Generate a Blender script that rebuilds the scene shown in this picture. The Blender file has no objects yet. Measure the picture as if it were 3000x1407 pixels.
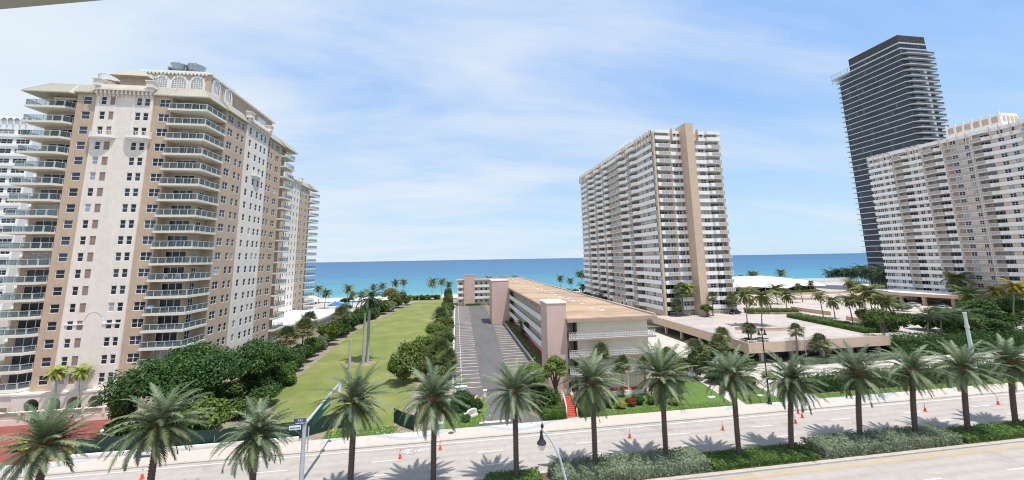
import bpy, math, random
from mathutils import Vector, Matrix, noise as mnoise
D = bpy.data
scn = bpy.context.scene
C = scn.collection
R = math.radians
PI = math.pi
CAM = Vector((0, 0, 25))

# ------------------------------------------------------------------ helpers
class MB:
    """collects faces with material slots and links them as ONE mesh object"""
    def __init__(s):
        s.v = []; s.f = []; s.m = []
    def face(s, pts, m=0):
        b = len(s.v); s.v.extend([tuple(p) for p in pts])
        s.f.append(tuple(range(b, b + len(pts)))); s.m.append(m)
    def box(s, x0, y0, z0, x1, y1, z1, m=0):
        b = len(s.v)
        s.v += [(x0,y0,z0),(x1,y0,z0),(x1,y1,z0),(x0,y1,z0),(x0,y0,z1),(x1,y0,z1),(x1,y1,z1),(x0,y1,z1)]
        for q in ((0,3,2,1),(4,5,6,7),(0,1,5,4),(1,2,6,5),(2,3,7,6),(3,0,4,7)):
            s.f.append(tuple(b+i for i in q)); s.m.append(m)
    def prism(s, poly, z0, z1, m=0, mt=None):
        n = len(poly); b = len(s.v)
        a = sum(poly[i][0]*poly[(i+1)%n][1]-poly[(i+1)%n][0]*poly[i][1] for i in range(n))
        if a < 0: poly = poly[::-1]
        s.v += [(p[0],p[1],z0) for p in poly] + [(p[0],p[1],z1) for p in poly]
        s.f.append(tuple(b+i for i in range(n-1,-1,-1))); s.m.append(m)
        s.f.append(tuple(b+n+i for i in range(n))); s.m.append(m if mt is None else mt)
        for i in range(n):
            j = (i+1) % n
            s.f.append((b+i,b+j,b+n+j,b+n+i)); s.m.append(m)
    def cyl(s, cx, cy, z0, z1, r0, r1=None, n=12, m=0, cap=True):
        s.tube([(cx,cy,z0),(cx,cy,z1)], [r0, r0 if r1 is None else r1], n, m, cap)
    def tube(s, pts, rad, n=8, m=0, cap=True):
        b = len(s.v); k = len(pts); pts = [Vector(p) for p in pts]
        for i in range(k):
            d = (pts[min(i+1,k-1)] - pts[max(i-1,0)]).normalized()
            a = Vector((1,0,0)) if abs(d.x) < .9 else Vector((0,1,0))
            u = d.cross(a).normalized(); w = d.cross(u)
            for j in range(n):
                t = 2*PI*j/n
                s.v.append(tuple(pts[i] + (u*math.cos(t) + w*math.sin(t))*rad[i]))
        for i in range(k-1):
            for j in range(n):
                q = (b+i*n+j, b+i*n+(j+1)%n, b+(i+1)*n+(j+1)%n, b+(i+1)*n+j)
                s.f.append(q[::-1]); s.m.append(m)
        if cap:
            s.f.append(tuple(b+j for j in range(n))); s.m.append(m)
            s.f.append(tuple(b+(k-1)*n+j for j in range(n-1,-1,-1))); s.m.append(m)
    def lathe(s, prof, n=16, m=0, cx=0, cy=0):
        s.tube([(cx,cy,z) for r,z in prof], [max(r,.001) for r,z in prof], n, m)
    def add(s, other, M=None, moff=0):
        b = len(s.v)
        s.v += [tuple(M @ Vector(p)) for p in other.v] if M else list(other.v)
        s.f += [tuple(b+i for i in f) for f in other.f]
        s.m += [k+moff for k in other.m]
    def mesh(s, name, mats, smooth=False):
        me = D.meshes.new(name)
        me.from_pydata(s.v, [], s.f)
        for m in mats: me.materials.append(m)
        me.polygons.foreach_set('material_index', s.m)
        if smooth: me.polygons.foreach_set('use_smooth', [True]*len(s.f))
        me.update()
        return me
    def build(s, name, mats, parent=None, smooth=False, loc=None):
        if not isinstance(mats, (list, tuple)): mats = [mats]
        o = D.objects.new(name, s.mesh(name, mats, smooth)); C.objects.link(o)
        if parent is not None:
            o.parent = parent
            r = parent
            off = Vector((0,0,0))
            if loc is None and not parent.get('_local'):
                while r is not None: off += r.location; r = r.parent
                o.location = -off
        if loc is not None: o.location = loc
        return o

def tag(o, label=None, cat=None, group=None, kind=None):
    if label: o['label'] = label
    if cat: o['category'] = cat
    if group: o['group'] = group
    if kind: o['kind'] = kind
    return o
def thing(name, label, cat, loc=(0,0,0), group=None, rz=0, local=False):
    o = D.objects.new(name, None); C.objects.link(o)
    o.location = loc; o.rotation_euler = (0,0,rz); o.empty_display_size = .5
    if local: o['_local'] = 1
    return tag(o, label, cat, group)
def dup(src, loc, rz=0, sc=1.0, label=None, group=None):
    r = src.copy(); C.objects.link(r); r.location = loc; r.rotation_euler = (0,0,rz)
    r.scale = (sc,sc,sc) if not isinstance(sc,(tuple,list)) else sc
    if label: r['label'] = label
    if group: r['group'] = group
    for ch in list(src.children):
        c = ch.copy(); C.objects.link(c); c.parent = r
        for g in list(ch.children):
            e = g.copy(); C.objects.link(e); e.parent = c
    return r
def inst(me, name, parent, loc, rz=0):
    o = D.objects.new(name, me); C.objects.link(o); o.parent = parent
    o.location = Vector(loc) - parent.location; o.rotation_euler = (0,0,rz)
    return o

# ------------------------------------------------------------------ materials
def mat(name, col, rough=.8, var=.12, scale=1.5, spec=.3, metal=0, bump=0, bscale=None, streak=0, objvar=0, big=0, wave=None):
    m = D.materials.new(name); m.use_nodes = True
    nt = m.node_tree; N = nt.nodes; L = nt.links
    bs = N['Principled BSDF']
    bs.inputs['Roughness'].default_value = rough
    bs.inputs['Metallic'].default_value = metal
    bs.inputs['Specular IOR Level'].default_value = spec
    tc = N.new('ShaderNodeTexCoord')
    no = N.new('ShaderNodeTexNoise'); no.inputs['Scale'].default_value = scale; no.inputs['Detail'].default_value = 6
    L.new(tc.outputs['Object'], no.inputs['Vector'])
    fac = no.outputs['Fac']
    def math_(op, a, b):
        q = N.new('ShaderNodeMath'); q.operation = op
        for i, x in enumerate((a, b)):
            if isinstance(x, (int, float)): q.inputs[i].default_value = x
            else: L.new(x, q.inputs[i])
        return q.outputs[0]
    v = math_('MULTIPLY', math_('SUBTRACT', fac, .5), 2*var*1.8)
    if streak:
        mp = N.new('ShaderNodeMapping'); mp.inputs['Scale'].default_value = (1.3,1.3,.06)
        L.new(tc.outputs['Object'], mp.inputs['Vector'])
        n2 = N.new('ShaderNodeTexNoise'); n2.inputs['Scale'].default_value = 1.6; n2.inputs['Detail'].default_value = 5
        L.new(mp.outputs[0], n2.inputs['Vector'])
        v = math_('ADD', v, math_('MULTIPLY', math_('SUBTRACT', n2.outputs['Fac'], .5), streak*2))
    if big:
        n3 = N.new('ShaderNodeTexNoise'); n3.inputs['Scale'].default_value = big[0]; n3.inputs['Detail'].default_value = 3
        L.new(tc.outputs['Object'], n3.inputs['Vector'])
        v = math_('ADD', v, math_('MULTIPLY', math_('SUBTRACT', n3.outputs['Fac'], .5), big[1]*2))
    if objvar:
        oi = N.new('ShaderNodeObjectInfo')
        v = math_('ADD', v, math_('MULTIPLY', math_('SUBTRACT', oi.outputs['Random'], .5), objvar*2))
    v = math_('ADD', v, 1)
    mx = N.new('ShaderNodeVectorMath'); mx.operation = 'SCALE'
    mx.inputs[0].default_value = col; L.new(v, mx.inputs['Scale'])
    L.new(mx.outputs[0], bs.inputs['Base Color'])
    if bump:
        bp = N.new('ShaderNodeBump'); bp.inputs['Strength'].default_value = bump; bp.inputs['Distance'].default_value = .05
        nb = N.new('ShaderNodeTexNoise'); nb.inputs['Scale'].default_value = bscale or scale*4; nb.inputs['Detail'].default_value = 5
        L.new(tc.outputs['Object'], nb.inputs['Vector']); L.new(nb.outputs['Fac'], bp.inputs['Height'])
        L.new(bp.outputs[0], bs.inputs['Normal'])
    m['_o'] = 1
    return m

def two_tone(name, c1, c2, scale, lo, hi, rough=.85, detail=6, extra=None, bump=0, stretch=(1,1,1)):
    m = mat(name, c1, rough, .1, scale*3, bump=bump)
    nt = m.node_tree; N = nt.nodes; L = nt.links; bs = N['Principled BSDF']
    src = bs.inputs['Base Color'].links[0].from_socket
    tc = next(n for n in N if n.type == 'TEX_COORD')
    mp = N.new('ShaderNodeMapping'); mp.inputs['Scale'].default_value = stretch
    L.new(tc.outputs['Object'], mp.inputs['Vector'])
    no = N.new('ShaderNodeTexNoise'); no.inputs['Scale'].default_value = scale; no.inputs['Detail'].default_value = detail
    no.inputs['Roughness'].default_value = .65
    L.new(mp.outputs[0], no.inputs['Vector'])
    rp = N.new('ShaderNodeMapRange'); rp.inputs['From Min'].default_value = lo; rp.inputs['From Max'].default_value = hi
    L.new(no.outputs['Fac'], rp.inputs['Value'])
    mx = N.new('ShaderNodeMix'); mx.data_type = 'RGBA'
    L.new(rp.outputs[0], mx.inputs[0]); L.new(src, mx.inputs[6]); mx.inputs[7].default_value = (*c2, 1)
    L.new(mx.outputs[2], bs.inputs['Base Color'])
    return m

def glass_rail(name, tint, a):
    m = D.materials.new(name); m.use_nodes = True
    nt = m.node_tree; N = nt.nodes; L = nt.links
    out = N['Material Output']; bs = N['Principled BSDF']
    bs.inputs['Base Color'].default_value = (*tint, 1); bs.inputs['Roughness'].default_value = .15
    tr = N.new('ShaderNodeBsdfTransparent'); tr.inputs[0].default_value = (.70,.80,.82,1)
    mx = N.new('ShaderNodeMixShader'); mx.inputs[0].default_value = a
    L.new(tr.outputs[0], mx.inputs[1]); L.new(bs.outputs[0], mx.inputs[2]); L.new(mx.outputs[0], out.inputs[0])
    return m

def leafmat(name, col, var=.25, objvar=.12, rough=.55, trans=.25):
    m = mat(name, col, rough, var, .9, spec=.25, objvar=objvar)
    nt = m.node_tree; N = nt.nodes; L = nt.links; bs = N['Principled BSDF']
    src = bs.inputs['Base Color'].links[0].from_socket
    tl = N.new('ShaderNodeBsdfTranslucent'); L.new(src, tl.inputs[0])
    mx = N.new('ShaderNodeMixShader'); mx.inputs[0].default_value = trans
    L.new(bs.outputs[0], mx.inputs[1]); L.new(tl.outputs[0], mx.inputs[2])
    L.new(mx.outputs[0], N['Material Output'].inputs[0])
    return m

M = {}
M['tan'] = mat('tan_stucco', (.52,.395,.29), .9, .09, .7, streak=.10, big=(.06,.08), bump=.2, bscale=6)
M['cream'] = mat('cream_stucco', (.78,.705,.63), .9, .07, .7, streak=.09, big=(.07,.06), bump=.2, bscale=6)
M['pinkwall'] = mat('pink_stucco', (.78,.66,.59), .9, .06, .8, streak=.06, bump=.2, bscale=6)
M['slab'] = mat('balcony_slab_paint', (.72,.665,.59), .8, .05, .8, streak=.04)
M['white'] = mat('white_paint', (.86,.865,.87), .65, .05, .5, streak=.05)
M['trim'] = mat('white_trim', (.80,.79,.76), .6, .04, 1)
M['frame'] = mat('window_frame', (.74,.75,.76), .45, .05, 2)
M['glassA'] = mat('dark_window_glass', (.018,.024,.034), .1, .3, .35, spec=.35, objvar=.3)
M['glassB'] = mat('blue_window_glass', (.04,.058,.085), .1, .3, .4, spec=.4, objvar=.3)
M['glassC'] = mat('curtained_window_glass', (.34,.36,.38), .2, .25, .6, spec=.6, objvar=.25)
M['rail'] = glass_rail('balcony_glass', (.16,.23,.25), .30)
M['alu'] = mat('aluminium_rail', (.62,.64,.65), .4, .05, 2, metal=.3)
M['louver'] = mat('brown_louver', (.36,.26,.215), .7, .15, 5)
M['metalroof'] = mat('seamed_metal_roof', (.43,.405,.32), .5, .06, .8, streak=.06)
M['seam'] = mat('roof_seam', (.30,.28,.22), .5, .05, 1)
M['paintshade'] = mat('painted_interior_shade', (.06,.055,.05), .9, .2, 1)  # near-black colour painted in for the shade inside openings
M['roofgrey'] = mat('roof_membrane', (.45,.44,.42), .9, .12, .5, big=(.05,.1))
M['steel'] = mat('galvanised_steel', (.42,.45,.48), .35, .12, 2, metal=.6)
M['beige'] = mat('beige_stucco', (.625,.485,.37), .9, .06, .6, streak=.06, big=(.05,.05))
M['orangewall'] = mat('orange_tan_wall', (.585,.44,.335), .9, .08, .6, streak=.06)
M['picket'] = mat('grey_picket_panel', (.42,.40,.38), .7, .12, 8)
M['darkglass'] = mat('dark_curtain_wall', (.042,.052,.073), .15, .35, .25, spec=.4)
M['darkglass2'] = mat('dark_curtain_wall_light', (.07,.10,.125), .12, .35, .3, spec=.5)
M['mullion'] = mat('dark_mullion', (.07,.08,.09), .4, .1, 2)
M['screen'] = mat('brown_screen', (.085,.075,.07), .6, .2, 1)
M['slabwhite'] = mat('white_slab_edge', (.54,.56,.58), .6, .06, .6)
M['pinktile'] = mat('pink_block_wall', (.64,.465,.41), .9, .05, .9, streak=.04, bump=.3, bscale=8)
M['lowcream'] = mat('pale_cream_wall', (.86,.79,.65), .9, .05, .8, streak=.05)
M['lowroof'] = two_tone('tan_flat_roof', (.43,.305,.20), (.22,.16,.115), .16, .44, .68, stretch=(.4,1,1))
M['fascia'] = mat('brown_fascia', (.42,.31,.26), .85, .1, .6, streak=.06)
M['redfloor'] = mat('red_painted_floor', (.33,.075,.055), .7, .12, .9, big=(.2,.1))
M['brightred'] = mat('red_step_paint', (.50,.075,.05), .6, .1, 1.2)
M['vent'] = mat('vent_pipe_grey', (.42,.41,.40), .6, .1, 2)
M['road'] = two_tone('pale_asphalt', (.395,.358,.325), (.33,.30,.277), .35, .5, .8, stretch=(.25,1.6,1), bump=.1)
M['roadpaint'] = mat('white_road_paint', (.66,.66,.65), .7, .14, 5)
M['yellowpaint'] = mat('yellow_road_paint', (.62,.36,.07), .7, .14, 5)
M['kerb'] = mat('concrete_kerb', (.42,.385,.34), .9, .14, .9, big=(.12,.12))
M['concrete'] = mat('pale_concrete', (.46,.425,.39), .9, .08, .6, big=(.15,.08))
M['asphalt'] = two_tone('dark_lot_asphalt', (.128,.121,.122), (.092,.088,.09), .25, .45, .75, stretch=(1.6,.25,1))
M['stallpave'] = two_tone('worn_stall_paving', (.165,.138,.132), (.095,.09,.088), .3, .42, .66)
M['litter'] = two_tone('leaf_littered_sand', (.21,.175,.13), (.34,.295,.23), .9, .42, .66)
M['rosewall'] = mat('rose_beige_wall', (.68,.575,.49), .9, .07, .6, streak=.07)
M['paleglass'] = mat('pale_lattice_panel', (.60,.585,.55), .5, .06, 2)
M['soil'] = two_tone('mulch_soil', (.115,.085,.062), (.16,.13,.085), .8, .45, .7)
M['ground'] = two_tone('sandy_ground', (.17,.16,.10), (.24,.215,.16), .15, .45, .7)
M['lawn'] = two_tone('dry_lawn', (.145,.178,.042), (.25,.24,.09), .11, .42, .72, detail=12)
M['verge'] = two_tone('green_verge_turf', (.085,.165,.03), (.14,.17,.05), .5, .45, .75, detail=8)
M['plaza'] = two_tone('plaza_concrete', (.45,.395,.36), (.31,.29,.285), .11, .46, .74, stretch=(.6,1.4,1))
M['sand'] = mat('beach_sand', (.62,.55,.44), .95, .08, .3)
M['whiteroof'] = mat('white_membrane_roof', (.88,.88,.87), .7, .03, .3)
M['rdrive'] = mat('red_driveway', (.245,.062,.055), .8, .12, .7, big=(.12,.12))
M['trunkdate'] = mat('date_palm_bark', (.13,.10,.085), .95, .35, 7, bump=.8, bscale=9)
M['trunkgrey'] = mat('royal_palm_bark', (.42,.41,.39), .85, .14, 1.6, streak=.1)
M['trunkbrown'] = mat('palm_bark', (.24,.19,.15), .9, .25, 4)
M['bark'] = mat('tree_bark', (.16,.125,.095), .95, .25, 3)
M['stalk'] = mat('orange_brown_stalk', (.27,.15,.065), .8, .25, 3)
M['dateA'] = leafmat('date_frond_grey_green', (.105,.155,.083), .22, .10)
M['dateB'] = leafmat('date_frond_silver', (.22,.275,.16), .2, .08)
M['dateC'] = leafmat('date_frond_olive', (.13,.15,.065), .22, .1)
M['cocoA'] = leafmat('coconut_frond_green', (.085,.13,.042), .25, .2)
M['cocoB'] = leafmat('coconut_frond_yellow', (.20,.205,.05), .25, .2)
M['royA'] = leafmat('royal_frond_dark', (.052,.085,.045), .25, .15)
M['fanA'] = leafmat('fan_frond_green', (.115,.165,.075), .25, .15)
M['limeA'] = leafmat('lime_frond', (.30,.36,.05), .2, .1)
M['yelA'] = leafmat('yellow_frond', (.50,.37,.04), .2, .1)
M['crownshaft'] = mat('green_crownshaft', (.16,.26,.06), .5, .1, 2)
M['lfDark'] = leafmat('dark_green_leaf', (.042,.092,.024), .3, .12)
M['lfMid'] = leafmat('mid_green_leaf', (.07,.135,.027), .3, .15)
M['lfLight'] = leafmat('light_green_leaf', (.17,.24,.045), .3, .15)
M['lfSilver'] = leafmat('silver_green_leaf', (.225,.285,.195), .25, .1)
M['lfOlive'] = leafmat('olive_leaf', (.155,.165,.06), .3, .15)
M['lfOrange'] = leafmat('rusty_leaf', (.28,.17,.06), .3, .1)
M['lfRed'] = leafmat('crimson_leaf', (.33,.05,.06), .3, .1)
M['lfYel'] = leafmat('variegated_leaf', (.44,.42,.08), .3, .1)
M['cone'] = mat('orange_cone_plastic', (.80,.085,.035), .45, .06, 3, objvar=.08)
M['black'] = mat('black_painted_metal', (.028,.03,.034), .4, .15, 3)
M['greymetal'] = mat('grey_painted_metal', (.44,.48,.52), .45, .08, .9, streak=.06)
M['mint'] = mat('pale_green_metal', (.55,.66,.64), .45, .08, .9, streak=.06)
M['frost'] = mat('frosted_globe', (.72,.75,.72), .3, .05, 2)
M['signgreen'] = mat('green_sign_panel', (.01,.16,.11), .5, .1, 2)
M['mesh'] = mat('dark_green_fence_mesh', (.018,.042,.034), .8, .25, 2.5)
M['hydrant'] = mat('yellow_hydrant_paint', (.72,.40,.03), .5, .1, 4)
M['navy'] = mat('navy_sign_panel', (.06,.075,.16), .5, .1, 3)
M['signwhite'] = mat('white_sign_panel', (.75,.77,.80), .5, .05, 3)
M['ubox'] = mat('pale_green_cabinet', (.32,.46,.36), .6, .08, 3)
M['iron'] = mat('cast_iron', (.10,.075,.07), .7, .15, 5)
M['pool'] = mat('pool_water', (.13,.46,.60), .05, .1, .6, spec=.5)
M['blue'] = mat('blue_canvas', (.02,.17,.52), .7, .08, 1)
M['tyre'] = mat('black_tyre', (.02,.02,.02), .8, .1, 4)
M['carglass'] = mat('car_glass', (.02,.025,.03), .05, .1, 2, spec=.6)
M['breeze'] = mat('breeze_block', (.70,.60,.52), .9, .06, 1)
M['posterblue'] = mat('blue_poster', (.13,.17,.34), .5, .1, 3)
M['posterred'] = mat('red_poster', (.42,.16,.15), .5, .1, 3)
M['limelawn'] = mat('lime_groundcover', (.33,.40,.03), .9, .2, 4)

def paint(name, col, rough=.35):
    return mat(name, col, rough, .05, 1, spec=.5)

# ------------------------------------------------------------------ facade helpers
def wall(mb, p0, p1, z0, z1, holes=(), depth=.2, m=0, mrev=None):
    """vertical wall from p0 to p1 (outward normal on the right hand) with real window openings"""
    p0 = Vector(p0); p1 = Vector(p1); d = p1 - p0; Lw = d.length; d = d/Lw
    n = Vector((d.y, -d.x))
    us = sorted({0, Lw, *[h[0] for h in holes], *[h[1] for h in holes]})
    zs = sorted({z0, z1, *[h[2] for h in holes], *[h[3] for h in holes]})
    P = lambda u, z, off=0: (p0.x+d.x*u+n.x*off, p0.y+d.y*u+n.y*off, z)
    hs = set()
    for h in holes:
        for i in range(len(us)-1):
            if us[i] < h[0]-1e-6 or us[i] > h[1]-1e-6: continue
            for j in range(len(zs)-1):
                if h[2]-1e-6 <= zs[j] < h[3]-1e-6: hs.add((i, j))
    for i in range(len(us)-1):
        for j in range(len(zs)-1):
            if (i, j) not in hs:
                mb.face([P(us[i],zs[j]),P(us[i+1],zs[j]),P(us[i+1],zs[j+1]),P(us[i],zs[j+1])], m)
    r = m if mrev is None else mrev
    for u0,u1,a,b in [h[:4] for h in holes]:
        mb.face([P(u0,a),P(u1,a),P(u1,a,-depth),P(u0,a,-depth)], r)
        mb.face([P(u0,b),P(u0,b,-depth),P(u1,b,-depth),P(u1,b)], r)
        mb.face([P(u0,a),P(u0,a,-depth),P(u0,b,-depth),P(u0,b)], r)
        mb.face([P(u1,a),P(u1,b),P(u1,b,-depth),P(u1,a,-depth)], r)

WCACHE = {}
def win_parts(w, h, nv, nh, fw=.09):
    """glass and frame of one window, centred on the origin, looking towards -Y"""
    g = MB(); g.face([(-w/2,0,-h/2),(w/2,0,-h/2),(w/2,0,h/2),(-w/2,0,h/2)])
    f = MB(); t = .05
    f.box(-w/2,-t,-h/2,w/2,.02,-h/2+fw); f.box(-w/2,-t,h/2-fw,w/2,.02,h/2)
    f.box(-w/2,-t+.002,-h/2+fw,-w/2+fw,.02,h/2-fw); f.box(w/2-fw,-t+.002,-h/2+fw,w/2,.02,h/2-fw)
    for i in range(nv):
        x = -w/2 + w*(i+1)/(nv+1); f.box(x-fw*.5,-t+.004,-h/2+fw,x+fw*.5,.02,h/2-fw)
    for i in range(nh):
        z = -h/2 + h*(i+1)/(nh+1); f.box(-w/2+fw,-t+.008,z-fw*.4,w/2-fw,.018,z+fw*.4)
    return g, f
class Windows:
    """all the windows of one building: the 100 that show largest become parts, the rest one part"""
    def __init__(s, T, rng, weights=(.6,.3,.1), maxn=100, name='window'):
        s.T = T; s.L = []; s.rng = rng; s.w = weights; s.max = maxn; s.name = name
    def add(s, x, y, z, rz, w, h, nv=0, nh=1):
        s.L.append((x, y, z, rz, round(w,2), round(h,2), nv, nh, s.rng.choices((0,1,2), s.w)[0]))
    def onwall(s, p0, p1, u, z, w, h, nv=0, nh=1, inset=.12):
        p0 = Vector(p0); d = (Vector(p1)-p0).normalized(); n = Vector((d.y,-d.x))
        q = p0 + d*u - n*inset
        s.add(q.x, q.y, z, math.atan2(d.y, d.x), w, h, nv, nh)
    def finish(s):
        def vis(t):
            v = Vector(t[:3]) - CAM; n = Vector((math.sin(t[3]), -math.cos(t[3]), 0))
            return t[4]*t[5]*max(0, -v.normalized().dot(n))/v.length_squared
        s.L.sort(key=vis, reverse=True)
        gm = [M['glassA'], M['glassB'], M['glassC']]
        for t in s.L[:s.max]:
            key = t[4:]
            if key not in WCACHE:
                g, f = win_parts(*t[4:8])
                WCACHE[key] = (g.mesh('window', [gm[t[8]]]), f.mesh('frame', [M['frame']]))
            o = inst(WCACHE[key][0], s.name, s.T, t[:3], t[3])
            f = D.objects.new('frame', WCACHE[key][1]); C.objects.link(f); f.parent = o
        rest = s.L[s.max:]
        if rest:
            mb = MB()
            for t in rest:
                g, f = win_parts(*t[4:8])
                X = Matrix.Translation(t[:3]) @ Matrix.Rotation(t[3], 4, 'Z')
                mb.add(g, X, t[8]); mb.add(f, X, 3)
            o = mb.build(s.name, gm+[M['frame']], s.T); o['kind'] = 'stuff'

def railing(mb, path, z, h=1.05, style='glass', step=1.5):
    """path: open polyline of 2D points. slot 0 panel, slot 1 metal"""
    for a, b in zip(path[:-1], path[1:]):
        a = Vector(a); b = Vector(b); d = b-a; L_ = d.length; d /= L_; n = Vector((d.y,-d.x))
        def slab(u0,u1,z0,z1,t,m):
            q = [a+d*u0+n*t, a+d*u1+n*t, a+d*u1-n*t, a+d*u0-n*t]
            mb.prism([(p.x,p.y) for p in q], z0, z1, m)
        if style == 'glass':
            mb.face([(a.x,a.y,z+.08),(b.x,b.y,z+.08),(b.x,b.y,z+h-.05),(a.x,a.y,z+h-.05)], 0)
        else:
            slab(.0, L_, z+.1, z+h-.08, .02, 0)
        slab(0, L_, z+h-.05, z+h+.03, .04, 1)
        k = max(1, round(L_/step))
        for i in range(k+1):
            u = min(max(L_*i/k, .05), L_-.05); slab(u-.04, u+.04, z, z+h-.05, .045, 1)
# ================================================================== LEFT TOWER
def left_tower():
    rng = random.Random(5)
    T = thing('apartment_tower', 'tall tan and cream stucco apartment tower with glass balconies and arched penthouse windows', 'apartment building', (-60, 100, 0))
    rows = [57.0 - 3.033*i for i in range(18)]
    W = Windows(T, rng, (.62,.33,.05))
    H2 = .82
    def wside(mb, p0, p1, z0, z1, cols, m=0, skip=None):
        """cols: (u centre, width, vertical bars, kind)"""
        holes = []
        for i, z in enumerate(rows):
            for u, w, nv in cols:
                holes.append((u-w/2, u+w/2, z-H2, z+H2))
                W.onwall(p0, p1, u, z, w, 2*H2, nv)
        wall(mb, p0, p1, z0, z1, holes, m=m)
    zb, zt = 3.4, 58.5
    tan = MB(); cr = MB()
    # west front
    wside(tan, (-73,80.4), (-69.6,80.4), zb, zt, [(1.75,1.5,0)])
    lou = []
    holes = []
    for i, z in enumerate(rows):
        for xc in (-68.3,-66.7,-62.2,-60.8):
            holes.append((xc+69.6-.49, xc+69.6+.49, z-H2, z+H2))
            if xc == -66.7: lou.append((xc, z))
            else: W.add(xc, 80.3, z, 0, .98, 2*H2, 0, 1)
    wall(cr, (-69.6,80.18), (-59.8,80.18), zb, 60.4, holes)
    for a, b in ((-69.6,-69.6),(-59.8,-59.8)):
        cr.face([(a,80.18,zb),(a,80.4,zb),(a,80.4,60.4),(a,80.18,60.4)])
    wside(tan, (-59.8,80.4), (-56.6,80.4), zb, zt, [(2.0,2.0,1)])
    # recessed balcony walls, front left and front right
    tan_r = MB()
    doors = []
    def recess(p0, p1, cols):
        holes = []
        for i, z in enumerate(rows):
            for u, w, nv in cols:
                holes.append((u-w/2, u+w/2, z-1.25, z+.95))
                W.onwall(p0, p1, u, z-.15, w, 2.2, nv, 0)
        wall(tan, p0, p1, zb, zt, holes)
    recess((-80.0,83.0), (-74.6,83.0), [(3.1,4.2,2)])
    wall(tan, (-74.6,83.0), (-73,83.0), zb, zt); wall(tan, (-73,83.0), (-73,80.4), zb, zt) if False else None
    tan.face([(-73,83,zb),(-73,80.4,zb),(-73,80.4,zt),(-73,83,zt)])
    recess((-56.6,82.3), (-51.8,82.3), [(2.5,3.7,2)])
    tan.face([(-56.6,80.4,zb),(-56.6,82.3,zb),(-56.6,82.3,zt),(-56.6,80.4,zt)])
    holes = [(1.3,2.7,z-H2-.2,z+H2) for z in rows]
    wall(tan, (-51.8,82.3), (-51.8,86.3), zb, zt, holes)
    for z in rows: W.onwall((-51.8,82.3), (-51.8,86.3), 2.0, z-.1, 1.4, 2*H2+.2, 1)
    tan.face([(-51.8,86.3,zb),(-50,86.3,zb),(-50,86.3,zt),(-51.8,86.3,zt)])
    # south side
    wside(tan, (-50,86.3), (-50,94.5), zb, zt, [(2.1,1.9,1),(5.15,1.05,0),(6.95,1.05,0)])
    wside(cr, (-49.8,94.5), (-49.8,104.8), zb, 60.4, [(1.65,1.05,0),(4.5,1.05,0),(6.8,1.05,0),(8.75,1.05,0)])
    cr.face([(-50,94.5,zb),(-49.8,94.5,zb),(-49.8,94.5,60.4),(-50,94.5,60.4)])
    wside(tan, (-50,104.8), (-50,113.3), zb, zt, [(1.2,1.0,0),(2.8,1.0,0),(6.0,2.0,1)])
    tan.face([(-50,113.3,zb),(-51.8,113.3,zb),(-51.8,113.3,zt),(-50,113.3,zt)])
    holes = [(1.2,4.0,z-1.2,z+.9) for z in rows]
    wall(tan, (-51.8,113.3), (-51.8,119.5), zb, zt, holes)
    for z in rows: W.onwall((-51.8,113.3), (-51.8,119.5), 2.6, z-.15, 2.8, 2.1, 2, 0)
    tan.face([(-51.8,119.5,zb),(-67,119.5,zb),(-67,119.5,zt),(-51.8,119.5,zt)])
    # rear half, set back
    wall(tan, (-67,119.5), (-67,158), zb, zt)
    wside(cr, (-66.8,158), (-66.8,170.5), zb, 60.4, [(1.6,1.0,0),(5,1.0,0),(7.5,1.0,0),(10.6,1.0,0)])
    wside(tan, (-67,170.5), (-67,181), zb, zt, [(1.5,1.0,0),(3.3,1.0,0),(7.5,2.0,1)])
    tan.face([(-67,181,zb),(-69,181,zb),(-69,181,zt),(-67,181,zt)])
    holes = [(1.5,4.5,z-1.2,z+.9) for z in rows]
    wall(tan, (-69,181), (-69,188), zb, zt, holes)
    for z in rows: W.onwall((-69,181), (-69,188), 3, z-.15, 3, 2.1, 2, 0)
    tan.face([(-69,188,zb),(-90,188,zb),(-90,188,zt),(-69,188,zt)])
    wall(tan, (-90,188), (-90,119), zb, zt); tan.face([(-90,119,zb),(-80,119,zb),(-80,119,zt),(-90,119,zt)])
    wall(tan, (-80,119), (-80,83), zb, zt)
    tan.build('wall', M['tan'], T)
    cp = cr.build('cream_panel', M['cream'], T)
    # flat roof
    rf = MB(); rf.prism([(-79.8,83.2),(-73,83.2),(-73,80.8),(-56.6,80.8),(-56.6,82.5),(-52,82.5),(-52,86.5),(-50.2,86.5),(-50.2,113),(-52,113),(-52,119.3),(-67.2,119.3),(-67.2,181),(-69.2,181),(-69.2,187.8),(-89.8,187.8),(-89.8,119.2),(-79.8,119.2)], 58.1, 58.45)
    rf.build('roof', M['roofgrey'], T)
    # louvred panels
    lm = MB()
    for k in range(11): lm.box(-.45,-.03,-.78+k*.143,.45,.03,-.78+k*.143+.11)
    lm.box(-.49,.03,-.82,.49,.05,.82)
    me = lm.mesh('louver_panel', [M['louver']])
    for x, z in lou: inst(me, 'louver_panel', T, (x,80.28,z))
    # podium with arcade
    pod = MB()
    arcs = (-71.5,-68.3,-65.2,-62.0,-59.05)
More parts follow.
